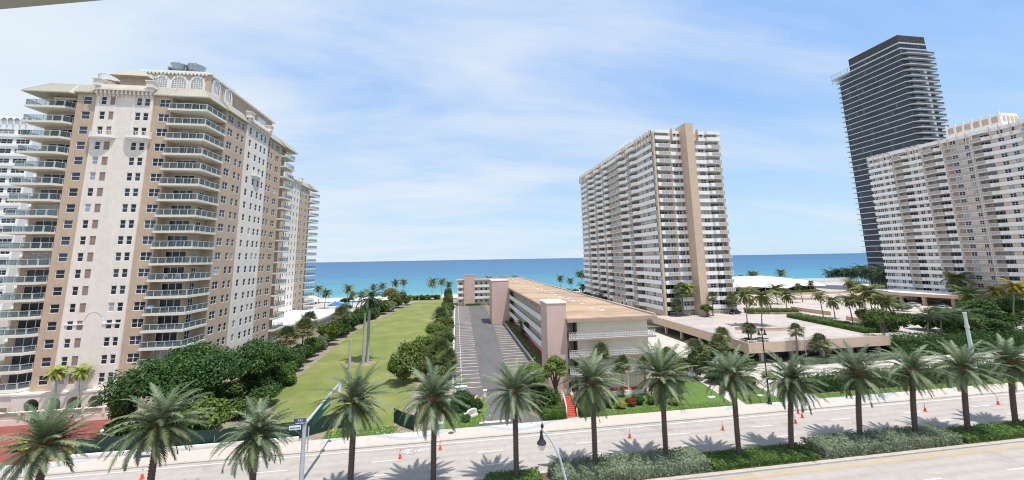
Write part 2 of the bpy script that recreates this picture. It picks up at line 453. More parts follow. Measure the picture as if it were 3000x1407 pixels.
    def arch_wall(mb, x0, x1, y, z0, z1, centres, r, zs, depth, m=0):
        xs = [x0]; 
        for c in centres:
            mb.face([(xs[-1],y,z0),(c-r,y,z0),(c-r,y,z1),(xs[-1],y,z1)], m)
            n = 10; pr = [(c-r*math.cos(PI*i/n), zs+r*math.sin(PI*i/n)) for i in range(n+1)]
            for (xa,za),(xb,zb_) in zip(pr[:-1],pr[1:]):
                mb.face([(xa,y,za),(xb,y,zb_),(xb,y,z1),(xa,y,z1)], m)
                mb.face([(xa,y,za),(xa,y+depth,za),(xb,y+depth,zb_),(xb,y,zb_)], m)
            mb.face([(c-r,y,z0),(c-r,y+depth,z0),(c-r,y+depth,zs),(c-r,y,zs)], m)
            mb.face([(c+r,y,z0),(c+r,y,zs),(c+r,y+depth,zs),(c+r,y+depth,z0)], m)
            xs.append(c+r)
        mb.face([(xs[-1],y,z0),(x1,y,z0),(x1,y,z1),(xs[-1],y,z1)], m)
    arch_wall(pod, -74.5, -56.2, 79.4, -.1, 3.3, arcs, 1.12, 1.62, .6)
    pod.box(-73.8,83.2,-.1,-52,83.4,3.3); pod.box(-90,79.9,-.1,-74.5,82,3.3); pod.box(-56.2,79.4,-.1,-50,82,3.3)
    pod.box(-50.6,82,-.1,-50,113,3.4); pod.box(-67.6,113,-.1,-67,188,3.4); pod.box(-90,82,-.1,-89.5,188,3.4)
    pod.build('arcade', M['pinkwall'], T)
    ps = MB(); ps.box(-74.6,79.32,3.3,-49.9,83,3.62); ps.box(-90.2,79.7,3.3,-74.7,83,3.6); ps.build('podium_cornice', M['cream'], T)
    gr = MB()
    for k in range(2):
        x = -78.6+k*1.7
        for j in range(6): gr.box(x,79.82,.35+j*.2,x+1.5,79.9,.35+j*.2+.12)
    gr.build('vent_grille', M['louver'], T)
    # balconies: four stacks
    def balcony(poly, path, z):
        b = MB(); b.prism(poly, z-.42, z, 0); o = b.build('balcony', M['slab'], T)
        r = MB(); railing(r, path, z, 1.08); r.build('railing', [M['rail'], M['alu']], o)
    for z in rows:
        f = z-1.32
        balcony([(-81.4,80.3),(-74.9,80.3),(-73.05,82.4),(-73.05,83),(-80,83),(-80,88),(-81.4,88)], [(-81.3,88),(-81.3,80.4),(-74.95,80.4),(-73.2,82.4)], f)
        balcony([(-56.6,79.5),(-49.6,79.5),(-49.6,86.25),(-51.8,86.25),(-51.8,82.3),(-56.6,82.3)], [(-56.5,79.6),(-49.7,79.6),(-49.7,86.2)], f)
    for z in rows:
        f = z-1.32
        balcony([(-51.8,113.3),(-48.6,113.3),(-48.6,119.0),(-51.8,119.4)], [(-48.7,113.4),(-48.7,118.9),(-51.5,119.3)], f)
        balcony([(-69,181),(-66,181),(-64.6,188.0),(-69,188)], [(-66.1,181.1),(-64.7,187.9),(-68.8,187.9)], f)
    # metal mansard roofs over the tan parts
    def mansard(path, z0, z1, out, inn, closed_ends=True):
        mr = MB(); sm = MB()
        z1 = z0+(z1-z0)*1.5
        """path: open polyline (outward on the right); sloped seamed strip with a soffit"""
        pts = [Vector(p) for p in path]; k = len(pts)
        def off(i, o):
            ns = []
            for a, b in ((i-1,i),(i,i+1)):
                if a >= 0 and b < k:
                    d = (pts[b]-pts[a]).normalized(); ns.append(Vector((d.y,-d.x)))
            if len(ns) == 1: return pts[i]+ns[0]*o
            n = (ns[0]+ns[1]); n = n/ max(.3, n.length_squared/2) 
            return pts[i]+n*o
        A = [off(i,out) for i in range(k)]; B = [off(i,-inn) for i in range(k)]
        for i in range(k-1):
            a,b,c,d = A[i],A[i+1],B[i+1],B[i]
            mr.face([(a.x,a.y,z0),(b.x,b.y,z0),(c.x,c.y,z1),(d.x,d.y,z1)])
            mr.face([(a.x,a.y,z0-.22),(b.x,b.y,z0-.22),(b.x,b.y,z0),(a.x,a.y,z0)])
            mr.face([(a.x,a.y,z0-.22),(d.x,d.y,z0-.22),(c.x,c.y,z0-.22),(b.x,b.y,z0-.22)])
            L_ = (b-a).length; n = max(1, int(L_/.55))
            for j in range(n+1):
                t = j/n; p = a.lerp(b,t); q = d.lerp(c,t); e = (b-a).normalized()*.035
                sm.face([(p.x-e.x,p.y-e.y,z0+.06),(p.x+e.x,p.y+e.y,z0+.06),(q.x+e.x,q.y+e.y,z1+.06),(q.x-e.x,q.y-e.y,z1+.06)])
        for i in (0,k-1):
            a,d = A[i],B[i]; mr.face([(a.x,a.y,z0-.22),(a.x,a.y,z0),(d.x,d.y,z1),(d.x,d.y,z0-.22)])
        o = mr.build('mansard_roof', M['metalroof'], T); sm.build('roof_seam', M['seam'], o)
    mansard([(-80.6,88),(-80.6,81),(-74.6,81),(-73.4,82.2)], 58.35, 60.1, 1.2, 1.3)
    mansard([(-73.4,80.4),(-69.6,80.4)], 58.6, 59.9, .45, .9)
    mansard([(-59.8,80.4),(-56.6,80.4)], 58.6, 59.9, .45, .9)
    mansard([(-56.7,80.6),(-50.6,80.6),(-50.6,86.3)], 58.35, 60.1, 1.1, 1.3)
    mansard([(-50,86.3),(-50,94.5)], 58.5, 59.9, .5, .9)
    mansard([(-50,104.8),(-50,113.3)], 58.5, 59.9, .5, .9)
    mansard([(-50.3,113.3),(-50.3,119.5),(-56,119.5)], 58.35, 60.1, 1.5, 1.0)
    mansard([(-67,170.5),(-67,181)], 58.5, 59.9, .5, .9)
    mansard([(-66.6,181),(-66.6,188)], 58.35, 60.1, 1.4, 1.0)
    # corbelled parapets on the cream strips
    def corbel(p0, p1, z):
        cb = MB()
        p0 = Vector(p0); p1 = Vector(p1); d = (p1-p0); L_ = d.length; d /= L_; n = Vector((d.y,-d.x)); k = int(L_/.72)
        def bx(u0,u1,o0,o1,za,zb_):
            q = [p0+d*u0+n*o1, p0+d*u1+n*o1, p0+d*u1+n*o0, p0+d*u0+n*o0]
            cb.prism([(p.x,p.y) for p in q], za, zb_)
        for i in range(k+1):
            u = .25+(L_-.5)*i/k; bx(u-.16,u+.16,0,.55,z-.75,z-.002); bx(u-.12,u+.12,.002,.3,z-1.15,z-.752)
        bx(0,L_,0,.7,z,z+.35); bx(0,L_,-.3,.5,z+.352,z+.75)
        bx(-.25,1.0,-.35,.85,z+.752,z+2.0); bx(L_-1.0,L_+.25,-.35,.85,z+.752,z+2.0)
        bx(-.4,1.15,-.5,1.0,z+2.002,z+2.2); bx(L_-1.15,L_+.4,-.5,1.0,z+2.002,z+2.2)
        cb.build('corbelled_parapet', M['cream'], T)
    corbel((-69.6,80.18),(-59.8,80.18),59.0); corbel((-49.8,94.5),(-49.8,104.8),59.0); corbel((-66.8,158),(-66.8,170.5),59.0)
    # white twin arches and thin pilasters above the ornamental balconies
    def arc_trim(xc, y, z, r, w=.16):
        ar = MB()
        n = 10
        for i in range(n):
            a0, a1 = PI*i/n, PI*(i+1)/n
            q = [(xc-r*math.cos(a0),z+r*math.sin(a0)),(xc-r*math.cos(a1),z+r*math.sin(a1)),(xc-(r+w)*math.cos(a1),z+(r+w)*math.sin(a1)),(xc-(r+w)*math.cos(a0),z+(r+w)*math.sin(a0))]
            ar.face([(a,y,b) for a,b in q])
        ar.build('arch_trim', M['trim'], T)
    for xc in (-68.3,-66.9,-62.2,-60.8): arc_trim(xc, 80.12, 57.9, .62, .1)
    for x in (-69.05,-66.2,-63.0,-60.1): ar = MB(); ar.box(x-.06,80.08,50.5,x+.06,80.2,57.9); ar.build('pilaster', M['trim'], T)
    for x0, x1, z0, z1 in ((-69.2,-69.05,3.6,14.6),(-60.35,-60.2,3.6,14.6)): ar = MB(); ar.box(x0,80.08,z0,x1,80.2,z1); ar.build('base_trim', M['trim'], T)
    for x0, x1 in ((-69.2,-66.1),(-63.2,-60.2)): ar = MB(); ar.box(x0,80.06,14.6,x1,80.2,14.8); ar.build('base_trim', M['trim'], T)
    for x0 in (-66.25,-63.2): ar = MB(); ar.box(x0,80.06,14.8,x0+.15,80.2,15.6); ar.build('base_trim', M['trim'], T)
    arc_trim(-64.65, 80.1, 15.6, 1.35, .18)
    # ornamental half-round balconies
    def juliet(cx, cy, z, rz, r=2.3):
        b = MB(); n = 14
        pts = lambda rr: [(rr*math.cos(PI+PI*i/n), .36*rr*math.sin(PI+PI*i/n)) for i in range(n+1)]
        b.prism(pts(r), -.25, 0); b.prism(pts(r*.8), -.5, -.252); b.prism(pts(r*.45), -.85, -.502)
        o = b.build('ornamental_balcony', M['trim'], T, loc=Vector((cx,cy,z))-T.location); o.rotation_euler.z = rz
        q = MB(); P_ = pts(r-.08)
        for (x0,y0),(x1,y1) in zip(P_[:-1],P_[1:]):
            for t in (0,.5): q.cyl(x0+(x1-x0)*t, y0+(y1-y0)*t, 0, 1.0, .035, n=5)
        q.tube([(x,y,1.02) for x,y in P_], [.05]*len(P_), 6)
        q2 = q.mesh('railing', [M['trim']]); s = D.objects.new('railing', q2); C.objects.link(s); s.parent = o
    juliet(-67.6, 80.16, 49.65, 0); juliet(-61.5, 80.16, 49.65, 0); juliet(-49.78, 100, 46.6, PI/2, 2.0)
    # penthouse
    ph = MB()
    def ph_arches(p0, p1, z0, z1, cs, r):
        pass
    ph.box(-66.6,85.6,58.45,-53.3,94,65.9); 
    ph.build('penthouse', M['orangewall'], T)
    def arched_window(cx, cy, rz, w, z0, z1):
        tr = MB(); tg = MB()
        X = Matrix.Translation((cx,cy,0)) @ Matrix.Rotation(rz,4,'Z'); r = w/2; zs = z1-r
        n = 12; outer = [(-r-.48,z0),(-r-.48,zs)]+[(-(r+.48)*math.cos(PI*i/n),zs+(r+.48)*math.sin(PI*i/n)) for i in range(n+1)]+[(r+.48,zs),(r+.48,z0)]
        inner = [(-r,z0),(-r,zs)]+[(-r*math.cos(PI*i/n),zs+r*math.sin(PI*i/n)) for i in range(n+1)]+[(r,zs),(r,z0)]
        A = MB()
        for i in range(len(outer)-1):
            a,b,c,d = outer[i],outer[i+1],inner[i+1],inner[i]
            A.face([(a[0],-.12,a[1]),(d[0],-.12,d[1]),(c[0],-.12,c[1]),(b[0],-.12,b[1])])
            A.face([(a[0],-.12,a[1]),(b[0],-.12,b[1]),(b[0],0,b[1]),(a[0],0,a[1])])
        k = int(w/.42)
        for i in range(1,k):
            x = -r+w*i/k; h = zs+math.sqrt(max(0,r*r-x*x)); A.box(x-.05,-.09,z0+.9,x+.05,-.03,h)
        j = 0
        while z0+.9+j*.42 < z1-.1:
            z = z0+.9+j*.42; hw = r if z < zs else math.sqrt(max(.01,r*r-(z-zs)**2)); A.box(-hw,-.085,z-.05,hw,-.035,z+.05); j += 1
        A.box(-r,-.1,z0,r,-.02,z0+.9)
        tr.add(A, X)
        B = MB(); B.face([(x,-.02,z) for x,z in inner[::-1]][::-1]); tg.add(B, X)
        o = tr.build('arched_window', M['trim'], T); tg.build('window_panel', M['paleglass'], o)
    for cx in (-65.4,-62.7,-59.3,-55.8): arched_window(cx, 85.58, 0, 2.7 if cx == -59.3 else 2.2, 61.6, 65.0)
    for cy in (87.6,92.0): arched_window(-53.28, cy, PI/2, 1.9, 61.6, 65.2)
    p2 = MB(); p2.box(-66,94,58.45,-53.6,114.2,65.6); p2.build('rear_penthouse', M['tan'], T)
    p3 = MB()
    p3.box(-66.9,85.3,65.9,-53,94.3,66.2); p3.box(-66.8,85.4,66.202,-53.1,85.7,66.5); p3.box(-53.4,85.7,66.202,-53.1,94.2,66.5)
    for i in range(18): p3.box(-66.6+i*.73,85.2,65.55,-66.3+i*.73,85.58,65.9)
    for i in range(12): p3.box(-53.28,85.8+i*.72,65.55,-52.9,86.1+i*.72,65.9)
    p3.box(-66.3,94.32,65.62,-52.9,114.8,65.95); p3.box(-53.62,100.6,62.3,-53.4,102,64.2); p3.box(-53.62,106,62.0,-53.4,110,64.4)
    p3.box(-53.6,112.5,58.5,-51.2,116.5,60.9)
    p3.build('penthouse_cornice', M['trim'], T)
    # roof balustrade
    for (x0,y0,x1,y1) in ((-59.6,81.9,-52.2,81.9),(-51.6,82,-51.6,94.3),(-51.2,105,-51.2,113)):
        bl = MB(); L_ = math.hypot(x1-x0,y1-y0); n = int(L_/.3)
        for i in range(n+1): bl.cyl(x0+(x1-x0)*i/n, y0+(y1-y0)*i/n, 59.8, 60.5, .05, n=5)
        bl.box(min(x0,x1)-.1,min(y0,y1)-.1,60.5,max(x0,x1)+.1,max(y0,y1)+.1,60.62)
        bl.build('roof_balustrade', M['trim'], T)
    # tower room with hipped metal roof, round belvedere
    hr = MB(); hr.box(-69.2,84,58.45,-64,88,63.7); hr.build('roof_room', M['tan'], T)
    hp = MB(); a = [(-70.4,82.8,63.7),(-63.4,82.8,63.7),(-63.4,89.2,63.7),(-70.4,89.2,63.7)]; b = [(-68.8,84.4,65.5),(-65.6,84.4,65.5),(-65.6,87.4,65.5),(-68.8,87.4,65.5)]
    for i in range(4): j = (i+1)%4; hp.face([a[i],a[j],b[j],b[i]])
    hp.face(b); hp.face(a[::-1]); hp.build('hipped_roof', M['metalroof'], T)
    rd = MB(); rd.cyl(-72.2,86,58.4,63.1,2.05,n=28); rd.build('round_belvedere', M['orangewall'], T)
    rb = MB()
    for i in range(28):
        t = 2*PI*i/28; rb.cyl(-72.2+2.05*math.cos(t),86+2.05*math.sin(t),63.1,64.3,.06,n=5)
    for z in (63.1,64.3): rb.tube([(-72.2+2.08*math.cos(2*PI*i/28),86+2.08*math.sin(2*PI*i/28),z+.06) for i in range(29)], [.1]*29, 6)
    rb.build('belvedere_railing', M['trim'], T)
    for cx in (-61.2,-57.8):
        c = MB(); c.cyl(cx,88,67.7,68.9,1.4,1.55,n=24); c.cyl(cx,88,65.9,67.7,.9,n=20); c.box(cx-1.75,87,66.6,cx-1.55,89,68.2)
        o = c.build('cooling_unit', M['steel'], T); q = MB()
        q.cyl(cx,88,68.9,68.92,1.3,n=20); q.tube([(cx+1.66*math.cos(2*PI*i/24),88+1.66*math.sin(2*PI*i/24),68.9) for i in range(25)],[.09]*25,6); q.build('fan_rim', M['alu'], o)
    W.finish()
    # small furniture on the balconies seen in the photo: two white chairs, a settee and a blue umbrella
    ch = MB(); ch.box(-.3,-.3,.38,.3,.3,.46); ch.box(-.3,.24,.46,.3,.32,1.0)
    for x in (-.26,.26):
        for y in (-.26,.26): ch.box(x-.03,y-.03,0,x+.03,y+.03,.38)
    for k, (x, z) in enumerate(((-54.6,rows[11]-1.32),(-52.9,rows[11]-1.32))):
        o = ch.build('balcony_chair', M['trim'], loc=(x,81.2,z)); o.rotation_euler.z = .5-k
        o.scale = (1.0 if k == 0 else 2.1,1,1)
        tag(o, 'small white chair on an upper corner balcony of the tan tower' if k == 0 else 'wide white settee on the same corner balcony as the small white chair', 'chair' if k == 0 else 'settee')
    um = MB(); um.tube([(0,0,.85),(0,0,1.25),(0,0,1.45)],[.75,.5,.02],12); o = um.build('balcony_umbrella', paint('pale_blue_canvas',(.45,.6,.8),.7), loc=(-55.9,80.4,rows[13]-1.32))
    tag(o, 'pale blue sunshade on a lower corner balcony of the tan tower', 'sunshade')
left_tower()

# ================================================================== WHITE BUILDING FAR LEFT
def white_block():
    rng = random.Random(8)
    T = thing('white_apartment_block', 'white apartment block with long window strips and a scalloped roofline, behind the tan tower', 'apartment building', (-140,130,0))
    W = Windows(T, rng, (.75,.2,.05), 100)
    zt = 65.2; f = 2.9
    mb = MB(); p0, p1 = (-172,125), (-123.1,125)
    holes = []; rows = [64.2-f*i for i in range(21)]
    cols = []
    u = 48.9-.7-1.7
    u0s = [(48.9-4.1,3.9),(48.9-9.6,4.6),(48.9-16.2,4.6),(48.9-22,4.6)]
    for z in rows:
        for uc, w in [(46.6,3.4),(41.9,4.4),(36.2,3.0),(31,4.4)]:
            holes.append((uc-w/2,uc+w/2,z-.72,z+.72)); W.onwall(p0,p1,uc,z,w,1.44,2 if w > 3.2 else 1)
    wall(mb, p0, p1, 0, 69, holes, depth=.35)
    mb.face([(-123.1,125,0),(-123.1,136,0),(-123.1,136,69),(-123.1,125,69)]); mb.face([(-123.1,136,0),(-172,136,0),(-172,136,69),(-123.1,136,69)]); mb.face([(-172,136,0),(-172,125,0),(-172,125,69),(-172,136,69)])
    mb.face([(-172,125,69),(-123.1,125,69),(-123.1,136,69),(-172,136,69)])
    mb.build('wall', M['white'], T)
    for z in rows:
        b = MB(); b.box(-172,124.72,z-1.55,-123.5,124.998,z-.8); b.box(-122.4-.698,127,z-1.5,-122.6,136,z-1.1)
        b.build('parapet_band', M['white'], T)
    for i in range(30):
        x = -124.2-i*1.6; b = MB(); n = 10; r = .68
        out = [(x+(r+.13)*math.cos(PI*k/n), 67.6+(r+.13)*math.sin(PI*k/n)) for k in range(n+1)]; inn = [(x+r*math.cos(PI*k/n), 67.6+r*math.sin(PI*k/n)) for k in range(n+1)]
        for k in range(n): b.face([(out[k][0],124.6,out[k][1]),(inn[k][0],124.6,inn[k][1]),(inn[k+1][0],124.6,inn[k+1][1]),(out[k+1][0],124.6,out[k+1][1])]); b.face([(out[k][0],124.6,out[k][1]),(out[k+1][0],124.6,out[k+1][1]),(out[k+1][0],125,out[k+1][1]),(out[k][0],125,out[k][1])])
        b.face([(p[0],124.9,p[1]) for p in inn][::-1], 1)
        b.box(x-.81,124.6,66.2,x-.68,124.99,67.6)
        b.build('roofline_arch', [M['white'], M['slabwhite']], T)
    W.finish()
white_block()

# ================================================================== MIDDLE TOWER
def banded(mb, path, z0, z1, thick=.18, m=0):
    """parapet band following an open plan polyline (outward on the right)"""
    for a, b in zip(path[:-1], path[1:]):
        a = Vector(a); b = Vector(b); d = (b-a).normalized(); n = Vector((d.y,-d.x))
        mb.prism([(a.x,a.y),(b.x,b.y),((b-n*thick).x,(b-n*thick).y),((a-n*thick).x,(a-n*thick).y)], z0, z1, m)

def middle_tower():
    rng = random.Random(11)
    T = thing('beach_tower', 'white banded beige apartment tower with a full height windowless tan shaft on its street face', 'apartment building', (88,150,4))
    W = Windows(T, rng, (.34,.36,.30), 100)
    cz = [70.35-3.045*j for j in range(22)]
    X0, Y0, X1, Y1 = 74.6, 130.3, 103.0, 215.0
    body = MB()
    # balcony ranges along the north face (Y)
    bal = [(143.4,150.4),(154.9,161.4),(172.9,178.8),(183.2,190),(195,202)]
    long_ = (161.8,172.6)
    # walls: north face with recesses behind balconies
    pts = [(X0,Y1)]
    for a, b in sorted(bal, reverse=True):
        pts += [(X0,b),(X0+1.7,b),(X0+1.7,a),(X0,a)]
    pts += [(X0,Y0)]
    for p, q in zip(pts[:-1], pts[1:]):
        if p != q: wall(body, p, q, 0, 72.9)
    # west face
    wp = [(X0,Y0),(75.2,Y0),(75.2,131.8),(81.4,131.8),(81.4,Y0),(85.4,Y0),(85.4,132.2),(88,132.2),(88,Y0),(97,Y0),(97,131.8),(102.4,131.8),(102.4,Y0),(X1,Y0)]
    for p, q in zip(wp[:-1], wp[1:]): wall(body, p, q, 0, 72.9)
    wall(body, (X1,Y0),(X1,Y1),0,72.9); wall(body,(X1,Y1),(X0,Y1),0,72.9)
    body.face([(X0,Y0,72.9),(X1,Y0,72.9),(X1,Y1,72.9),(X0,Y1,72.9)])
    body.build('wall', M['beige'], T)
    # tan corner strip and tan shaft
    st = MB(); st.box(74.45,129.2,4,75.15,130.29,72.6); st.build('corner_pier', M['beige'], T)
    sh = MB(); sh.box(86.0,125.6,0,89.15,132.4,75.3); sh.build('windowless_shaft', M['beige'], T)
    sj = MB()
    for k in range(23): sj.box(85.985,125.585,5.5+k*3.045,89.165,125.6,5.53+k*3.045)
    sj.build('shaft_joint', M['tan'], T)
    dk = MB(); dk.box(85.45,131.9,4,85.98,132.18,72); dk.build('recess_shade', M['paintshade'], T)  # dark strip laid in the slit, its shade put into the colour
    O = .55; B = 1.75
    def north_path(k):
        p = [(X0-O,Y1)]
        for a, b in sorted(bal, reverse=True):
            p += [(X0-O,b+1.0),(X0-B,b-.6),(X0-B,a+1.2),(X0-O,a)]
            if a == 172.9: p = p[:-1]+[(X0-1.1,a-.1),(X0-1.1,161.9)]
        p += [(X0-O,Y0-O)]
        return p
    npath = north_path(0)
    wl = [(X0-O,Y0-O),(74.4,Y0-O)]
    wb1 = [(75.2,Y0-.9),(75.25,Y0-1.5),(81.3,Y0-1.5),(81.5,Y0-.8),(85.95,Y0-.8)]
    wb2 = [(89.2,Y0-.8),(96.6,Y0-.8),(97.1,Y0-1.5),(102.6,Y0-1.5),(103.4,Y0-.6),(103.4,Y0+6)]
    for j, c in enumerate(cz):
        b = MB(); z0, z1 = c-.76, c+.66
        lob = j >= 20
        npj = npath
        banded(b, npj, z0, z1); banded(b, wl, z0, z1); banded(b, wb1, z0, z1); banded(b, wb2, z0, z1)
        for pth, inn in ((npj, 'x'),):
            # slab under the parapet
            for a, q in zip(pth[:-1], pth[1:]):
                b.face([(a[0],a[1],z0+.02),(q[0],q[1],z0+.02),(X0+1.6,q[1],z0+.02),(X0+1.6,a[1],z0+.02)][::-1])
                b.face([(a[0],a[1],z0+.2),(q[0],q[1],z0+.2),(X0+1.6,q[1],z0+.2),(X0+1.6,a[1],z0+.2)])
        for pth in (wb1, wb2[:5]):
            for a, q in zip(pth[:-1], pth[1:]):
                b.face([(a[0],a[1],z0+.02),(q[0],q[1],z0+.02),(q[0],132,z0+.02),(a[0],132,z0+.02)][::-1])
                b.face([(a[0],a[1],z0+.2),(q[0],q[1],z0+.2),(q[0],132,z0+.2),(a[0],132,z0+.2)])
        o = b.build('parapet_band', M['white'], T)
        def panel(p, q, n=4):
            r = MB()
            p = Vector(p); q = Vector(q); d = (q-p).normalized(); nn = Vector((d.y,-d.x)); t = .03
            a, e = p+nn*t, q+nn*t
            r.face([(a.x,a.y,z0+.2),(e.x,e.y,z0+.2),(e.x,e.y,z1-.1),(a.x,a.y,z1-.1)], 0)
            for i in range(n+1):
                s = a.lerp(e, i/n); s0, s1 = s-d*.05, s+d*.05; s2 = nn*.03
                r.face([((s0+s2).x,(s0+s2).y,z0+.15),((s1+s2).x,(s1+s2).y,z0+.15),((s1+s2).x,(s1+s2).y,z1),((s0+s2).x,(s0+s2).y,z1)], 1)
            r.build('railing', [M['picket'], M['white']], o)
        if j > 0:
            panel((76.4,Y0-1.5),(81.1,Y0-1.5),5); panel((98.6,Y0-1.5),(102.5,Y0-1.5),5)
            for a, q in bal: panel((X0-B,q-.8),(X0-B,a+3.0),3)
            panel((X0-1.1,172.4),(X0-1.1,162.2),7)
    # roof parapet
    b = MB(); banded(b, npath, 72.2, 73.4); banded(b, wl, 72.2, 73.4); banded(b, wb1, 72.2, 73.4); banded(b, wb2, 72.2, 73.4)
    b.build('roof_parapet', M['white'], T)
    # windows
    for j in range(-1, 22):
        c = (cz[0]+3.045 if j < 0 else cz[j]); z = c+1.22-3.045*(j < 0)
        if j < 0: continue
        z = c+1.38
        def nw(y0, y1, n, h=1.5):
            w = (y1-y0)/n
            for i in range(n):
                yc = y1-(i+.5)*w; W.add(X0-.04, yc, z, -PI/2, w*.94, h, 1, 1)
        nw(130.6,134.6,2); nw(135.2,137.4,1); nw(139.4,142.4,2) if j % 3 else nw(139.4,141.4,1)
        nw(151.2,154.2,2); nw(163.2,165.6,1); nw(167.6,169.8,1); nw(179.6,182.4,2); nw(190.9,194.2,2); nw(203,206,2); nw(208,214.5,4)
        for a, q in bal: W.add(X0+1.66, q-2.1, z-.3, -PI/2, 2.4, 2.0, 1, 0)
        W.add(83.6, Y0-.04, z, 0, 2.2, 1.5, 1, 1); W.add(94.9, Y0-.04, z, 0, 2.5, 1.5, 1, 1)
        W.add(77.9, 131.76, z-.3, 0, 3.6, 2.0, 2, 0); W.add(80.6, 131.76, z-.35, 0, .8, 2.1, 0, 0)
        W.add(99.6, 131.76, z-.3, 0, 3.4, 2.0, 2, 0)
        W.add(102.99, Y0+1.6, z, PI/2, 2.2, 1.5, 1, 1)
    W.finish()
    # tan fins of the top floor
    rf = random.Random(3)
    ys = []
    for a, q in [(130.8,142.5),(150.8,154.6),(162,172.4),(179.2,183),(190.5,194.8),(202.6,214.6)]:
        n = max(2, round((q-a)/2.4)); ys += [a+(q-a)*i/n for i in range(n+1)]
    for y in ys:
        f = MB(); f.box(X0-O-.45,y-.12,69.4,X0-O-.02,y+.12,73.9); f.build('fin', M['beige'], T)
    for x in (82.2,93.0):
        f = MB(); f.box(x-.12,Y0-1.9,69.4,x+.12,Y0-.82,74.0); f.build('fin', M['beige'], T)
    # roof house
    h = MB(); h.box(78,154,72.9,92,166,76.6); o = h.build('roof_house', M['white'], T)
    for i in range(6):
        f = MB(); f.box(77.6,154.2+i*2.3,73.6,77.99,154.6+i*2.3,77.6); f.build('roof_fin', M['white'], o)
    f = MB(); f.box(77.7,153.6,76.602,92.3,166.4,76.9); f.build('roof_cap', M['white'], o)
    # columned lobby on the north side
    lb = MB(); lb.box(72.9,151.5,0,X0-.02,171.5,6.4); lb.build('lobby_wall', M['beige'], T)
    for i in range(6): lc = MB(); lc.box(72.5,152+i*3.8,0,72.89,152.5+i*3.8,6.6); lc.build('lobby_column', M['trim'], T)
    lo = MB(); lo.box(72.86,155.9,0,72.95,158.3,5.4); lo.box(72.86,159.7,0,72.95,162.1,5.4); lo.build('lobby_opening_shade', M['paintshade'], T)  # dark sheets painted as the shade of open lobby bays, no door leaves
middle_tower()

